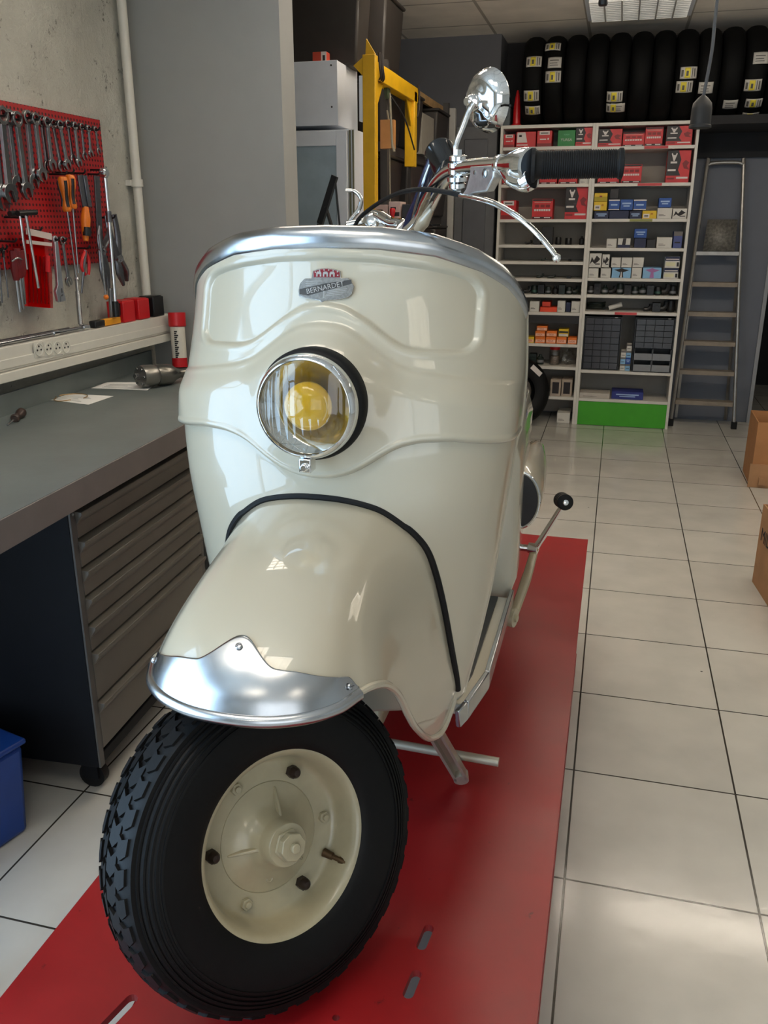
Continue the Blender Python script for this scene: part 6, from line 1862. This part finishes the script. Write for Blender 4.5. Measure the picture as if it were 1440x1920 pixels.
MB().box((fx1 + .004, 3.974, .02), (fx1 + .012, 3.981, GZ - .004)).box((fx1 + .020, 3.974, .02), (fx1 + .026, 3.981, GZ - .004)).build('edge_profile', mat('olive_seal', '#6f6c55', .6), gd)
# dark tubs stacked over the white cabinet, with a small red carton in front
def tub(label, x0, x1, y0, y1, z0, z1, lip=True):
    t = MB()
    i = .02
    t.rings([[(x0 + i, y0 + i, z0), (x1 - i, y0 + i, z0), (x1 - i, y1 - i, z0), (x0 + i, y1 - i, z0)], [(x0, y0, z1), (x1, y0, z1), (x1, y1, z1), (x0, y1, z1)]])
    o = t.build('storage_bin', BIN, bev=.012); tag(o, label, 'bin', 'black storage bins on the rack')
    MB().box((x0 - .008, y0 - .008, z1 + .0005), (x1 + .008, y1 + .008, z1 + .016)).build('lid', BIN, o, bev=.006)
    return o
a = at_y(588, 112, 4.05)
carton('small_carton', 'small red and white carton on top of the white cabinet', at_y(586, 105, 4.05).x, at_y(612, 105, 4.05).x, at_y(600, 117, 4.0).z + .004, at_y(600, 97, 4.05).z, 4.05, .05, mat('red_small', '#b5402a', .6), lambda put, poly, txt, w, h: (put(.62, 0, 1, 1, WHT), put(.72, .2, .9, .7, INK, .0008)))
tub('large black bin on top of the white cabinet under the ceiling', -1.60, -1.20, 4.12, 4.32, at_y(600, 117, 4.0).z + .004, 2.36)
# wood and steel rack along the rear left wall
rx0, rx1, ry0, ry1 = -1.61, -1.18, 4.40, 6.02
rack = thing('storage_rack', 'long dark storage rack with wooden beams along the rear left wall', 'storage rack', ((rx0 + rx1) / 2, 5.2, 0))
RZ = [.30, .72, 1.08, 1.42, 1.76, 2.10]
for z in RZ:
    MB().box((rx0, ry0, z - .02), (rx1 - .022, ry1, z)).build('shelf', BIN, rack)
    MB().box((rx1 - .02, ry0, z - .045), (rx1, ry1, z)).build('front_beam', WOOD if z > 2 else mat('dark_beam', '#3e3b39', .6), rack)
for y in (ry0 + .001, ry1 - .04):
    for x in (rx0 + .001, rx1 + .001):
        MB().box((x, y, 0), (x + .035, y + .035, 2.12)).build('upright', mat('dark_beam', '#3e3b39', .6), rack)
rown = {1: 'second', 2: 'third', 3: 'fourth', 4: 'upper', 5: 'topmost'}
ordy = ['nearest', 'second', 'third', 'farthest']
for li in (1, 2, 3, 4, 5):
    z0 = RZ[li] + .001; h = .27 if li < 5 else .30
    for k in range(4):
        if li == 4 and k == 2 or li == 5 and k > 0: continue
        y0 = ry0 + .05 + k * .385
        tub('black storage bin, %s along the %s level of the storage rack' % (ordy[k], rown[li]), rx0 + .04, rx1 + (.045 if k % 2 else .02), y0, y0 + .35, z0, z0 + h)
# carton standing on the upper level, seen through the yellow frame
carton('pale_carton', 'pale grey carton on the upper level inside the yellow frame', rx0 + .05, rx1 + .03, RZ[4] + .001, RZ[4] + .22, ry0 + .05 + .77, .33, mat('greige_carton', '#8f8a80', .7))
for i, (x0, w) in enumerate(((4.46, 'small pale carton low on the rack behind the brake cable'), (4.72, 'small pink striped carton low on the rack behind the cables'))):
    carton('small_carton', w, rx1 - .10, rx1 + .05 , RZ[1] + .28, RZ[1] + .28 + .001, x0, .2, CWHITE) if False else None

# yellow hoist frame
CX = -1.10
yo = thing('yellow_hoist', 'yellow steel hoist frame with a rope in front of the storage rack', 'hoist', (CX, 4.3, 0))
pyf = 3.94
w_ = .052
pa_ = at_x(695, 84, CX)
zt1 = 2.06
MB().box((CX - .028, pyf - .025, 0), (CX + .028, pyf + .025, zt1)).build('post', YEL, yo, bev=.003)
ye_ = 4.72
MB().box((CX - .026, ye_ - .03, 1.66), (CX + .026, ye_ + .03, 2.02)).build('end_post', YEL, yo, bev=.003)
MB().box((CX - .026, pyf + .026, 1.97), (CX + .026, ye_ + .05, 2.04)).build('boom', YEL, yo, bev=.003)
MB().prism([(0, 0), (.15, 0), (0, -.15)], frame(Vector((CX + .004, pyf + .0265, 1.969)), (0, 1, 0), (0, 0, 1)), .006).build('gusset', YEL, yo)
MB().prism([(0, 0), (-.11, 0), (0, -.13)], frame(Vector((CX + .004, ye_ - .0305, 1.984)), (0, 1, 0), (0, 0, 1)), .006).build('gusset', YEL, yo)
MB().prism([(-.07, .0), (-.0285, .03), (-.03, -.04)], frame(Vector((CX - .0, pyf - .006, 2.02)), (1, 0, 0), (0, 0, 1)), .012).build('tape_end', YEL, yo)
MB().prism([(-.016, .0), (-.012, .06), (.028, .0)], frame(Vector((CX, pyf - .006, 2.0605)), (1, 0, 0), (0, 0, 1)), .012).build('tape_end', YEL, yo)
MB().box((CX - .045, pyf - .02, 1.80), (CX - .0285, pyf + .02, 1.98)).build('white_plate', WHITEP, yo)
for q in (0, .03, .055):
    MB().tube([Vector((CX + .03, pyf + .04 + q, 2.075)), Vector((CX + .034, pyf + .03 + q, 2.02)), Vector((CX + .03, pyf + .05 + q, 1.975)), Vector((CX - .03, pyf + .05 + q, 1.975))], .0045, 8, 5).build('lashing', INK, yo)
MB().tube([Vector((CX + .03, ye_ + .03, 2.06)), Vector((CX + .032, ye_ + .055, 2.0)), Vector((CX + .03, ye_ + .05, 1.93)), Vector((CX + .028, ye_ + .02, 1.9))], .005, 8, 5).build('lashing', INK, yo)
ry_ = 4.23
MB().lathe([(.022, -.01), (.03, -.008), (.03, .008), (.022, .01)], (CX, ry_, 1.955), (1, 0, 0), 20).build('pulley', mat('pulley_green', '#3d4a30', .5), yo)
MB().tube([Vector((CX + .012, ry_, 1.95)), Vector((CX + .018, ry_ + .01, 1.80)), Vector((CX + .022, ry_ + .015, 1.715))], .0055, 8, 4).build('rope', mat('rope_fibre', '#8d8574', .8), yo)
MB().tube([Vector((CX + .012, ry_ + .02, 1.94)), Vector((CX + .034, 4.45, 1.86)), Vector((CX + .034, 4.66, 1.74))], .004, 8, 4).build('rope', INK, yo)
MB().box((CX - .03, 4.1, 0), (CX + .03, 4.72, .05)).build('foot_beam', YEL, yo)
MB().box((CX - .006, ye_ - .02, .05), (CX + .006, ye_ + .02, 1.66)).build('rear_stay', BIN, yo)
a, b = at_y(716, 226, 4.30), at_y(741, 279, 4.30)
blk = MB().box((a.x, 4.27, b.z), (b.x, 4.31, a.z)).build('wooden_block', mat('tan_wood', '#b27c46', .6, var=.1)); tag(blk, 'tan wooden block hanging on the rope of the yellow hoist', 'block')
m_ = (a.x + b.x) / 2
MB().tube([Vector((m_, 4.29, a.z)), Vector((m_ - .004, 4.29, a.z + .04)), Vector((CX + .022, 4.27, 1.702))], .004, 8, 3).tube([Vector((m_ + .012, 4.29, a.z)), Vector((CX + .026, 4.275, 1.702))], .003, 8, 2).build('sling', mat('rope_fibre', '#8d8574', .8), blk)
MB().tube([Vector((m_ + .008, 4.29, b.z)), Vector((m_ + .012, 4.29, b.z - .3)), Vector((m_ + .014, 4.29, 1.15))], .003, 8, 3).build('tail_rope', mat('rope_fibre', '#8d8574', .8), blk)
# small cartons and a red handled tool on a trolley shelf behind the handlebar
ty_ = 3.75
tb = thing('side_table', 'small dark side table behind the scooter handlebar carrying cartons', 'table', (-.98, ty_ + .1, 0))
q0, q1 = at_y(700, 430, ty_), at_y(775, 430, ty_)
zt_t = at_y(740, 428, ty_).z
MB().box((q0.x, ty_, zt_t - .02), (q1.x, ty_ + .22, zt_t)).build('table_top', BIN, tb)
for x in (q0.x + .005, q1.x - .025):
    for y in (ty_ + .005, ty_ + .195):
        MB().box((x, y, 0), (x + .02, y + .02, zt_t - .0205)).build('leg', BIN, tb)
for i, (x0, x1, yt, m, w) in enumerate(((703, 728, 384, mat('pinkish_carton', '#b59a90', .6), 'pinkish carton with dark stripe behind the brake cable'), (729, 752, 378, mat('pale_pink_carton', '#c4aaa0', .6), 'pale pink carton beside the red handled screwdriver'), (754, 772, 383, CDARK, 'dark carton beside the pale pink one behind the handlebar'))):
    a = at_y(x0, yt, ty_ + .06); b = at_y(x1, yt, ty_ + .06)
    carton('small_carton', w, a.x, b.x - .002, zt_t + .0005, a.z, ty_ + .06, .1, m, lambda put, poly, txt, w, h: (put(.1, .45, .9, .6, INK), put(.15, .7, .6, .8, CDARK)))
c = at_y(736, 428, ty_ + .03)
handle_tool('screwdriver', 'red handled screwdriver standing upright behind the scooter handlebar', 'screwdriver', at_y(736, 390, ty_ + .03), Vector((c.x, ty_ + .03, zt_t + .001)), .72, .012, REDP, STEEL, .003)
# black folding stand in front of the white cabinet
ey = 3.55
ap = at_y(628, 332, ey)
es = thing('folding_stand', 'black folding stand with a wide front leg before the white glazed cabinet', 'stand', (ap.x, ey, 0))
l0 = at_y(600, 420, ey)
k_ = (ap.z) / (ap.z - l0.z)
foot = Vector((ap.x + (l0.x - ap.x) * k_ * .55, ey - .10, .012))
MB().beam(ap + Vector((0, 0, .004)), ap.lerp(l0, 1.0), .010, .034, (0, .2, 1)).beam(l0, foot, .010, .030, (0, .2, 1)).build('front_leg', mat('slate_black', '#25282b', .45), es)
mid = ap.lerp(l0, .62)
s1 = at_y(622, 425, ey + .02)
MB().beam(mid, Vector((s1.x, ey + .02, s1.z)), .008, .020, (0, 1, .2)).beam(Vector((s1.x, ey + .02, s1.z)), Vector((s1.x + .02, ey + .1, .012)), .008, .020, (0, 1, .2)).build('middle_leg', mat('slate_black', '#25282b', .45), es)
s2 = at_y(637, 425, ey + .04)
MB().cyl(ap, Vector((s2.x, ey + .04, s2.z)), .0045, n=8).cyl(Vector((s2.x, ey + .04, s2.z)), Vector((s2.x + .01, ey + .16, .012)), .0045, n=8).build('rear_leg', mat('slate_black', '#25282b', .45), es)
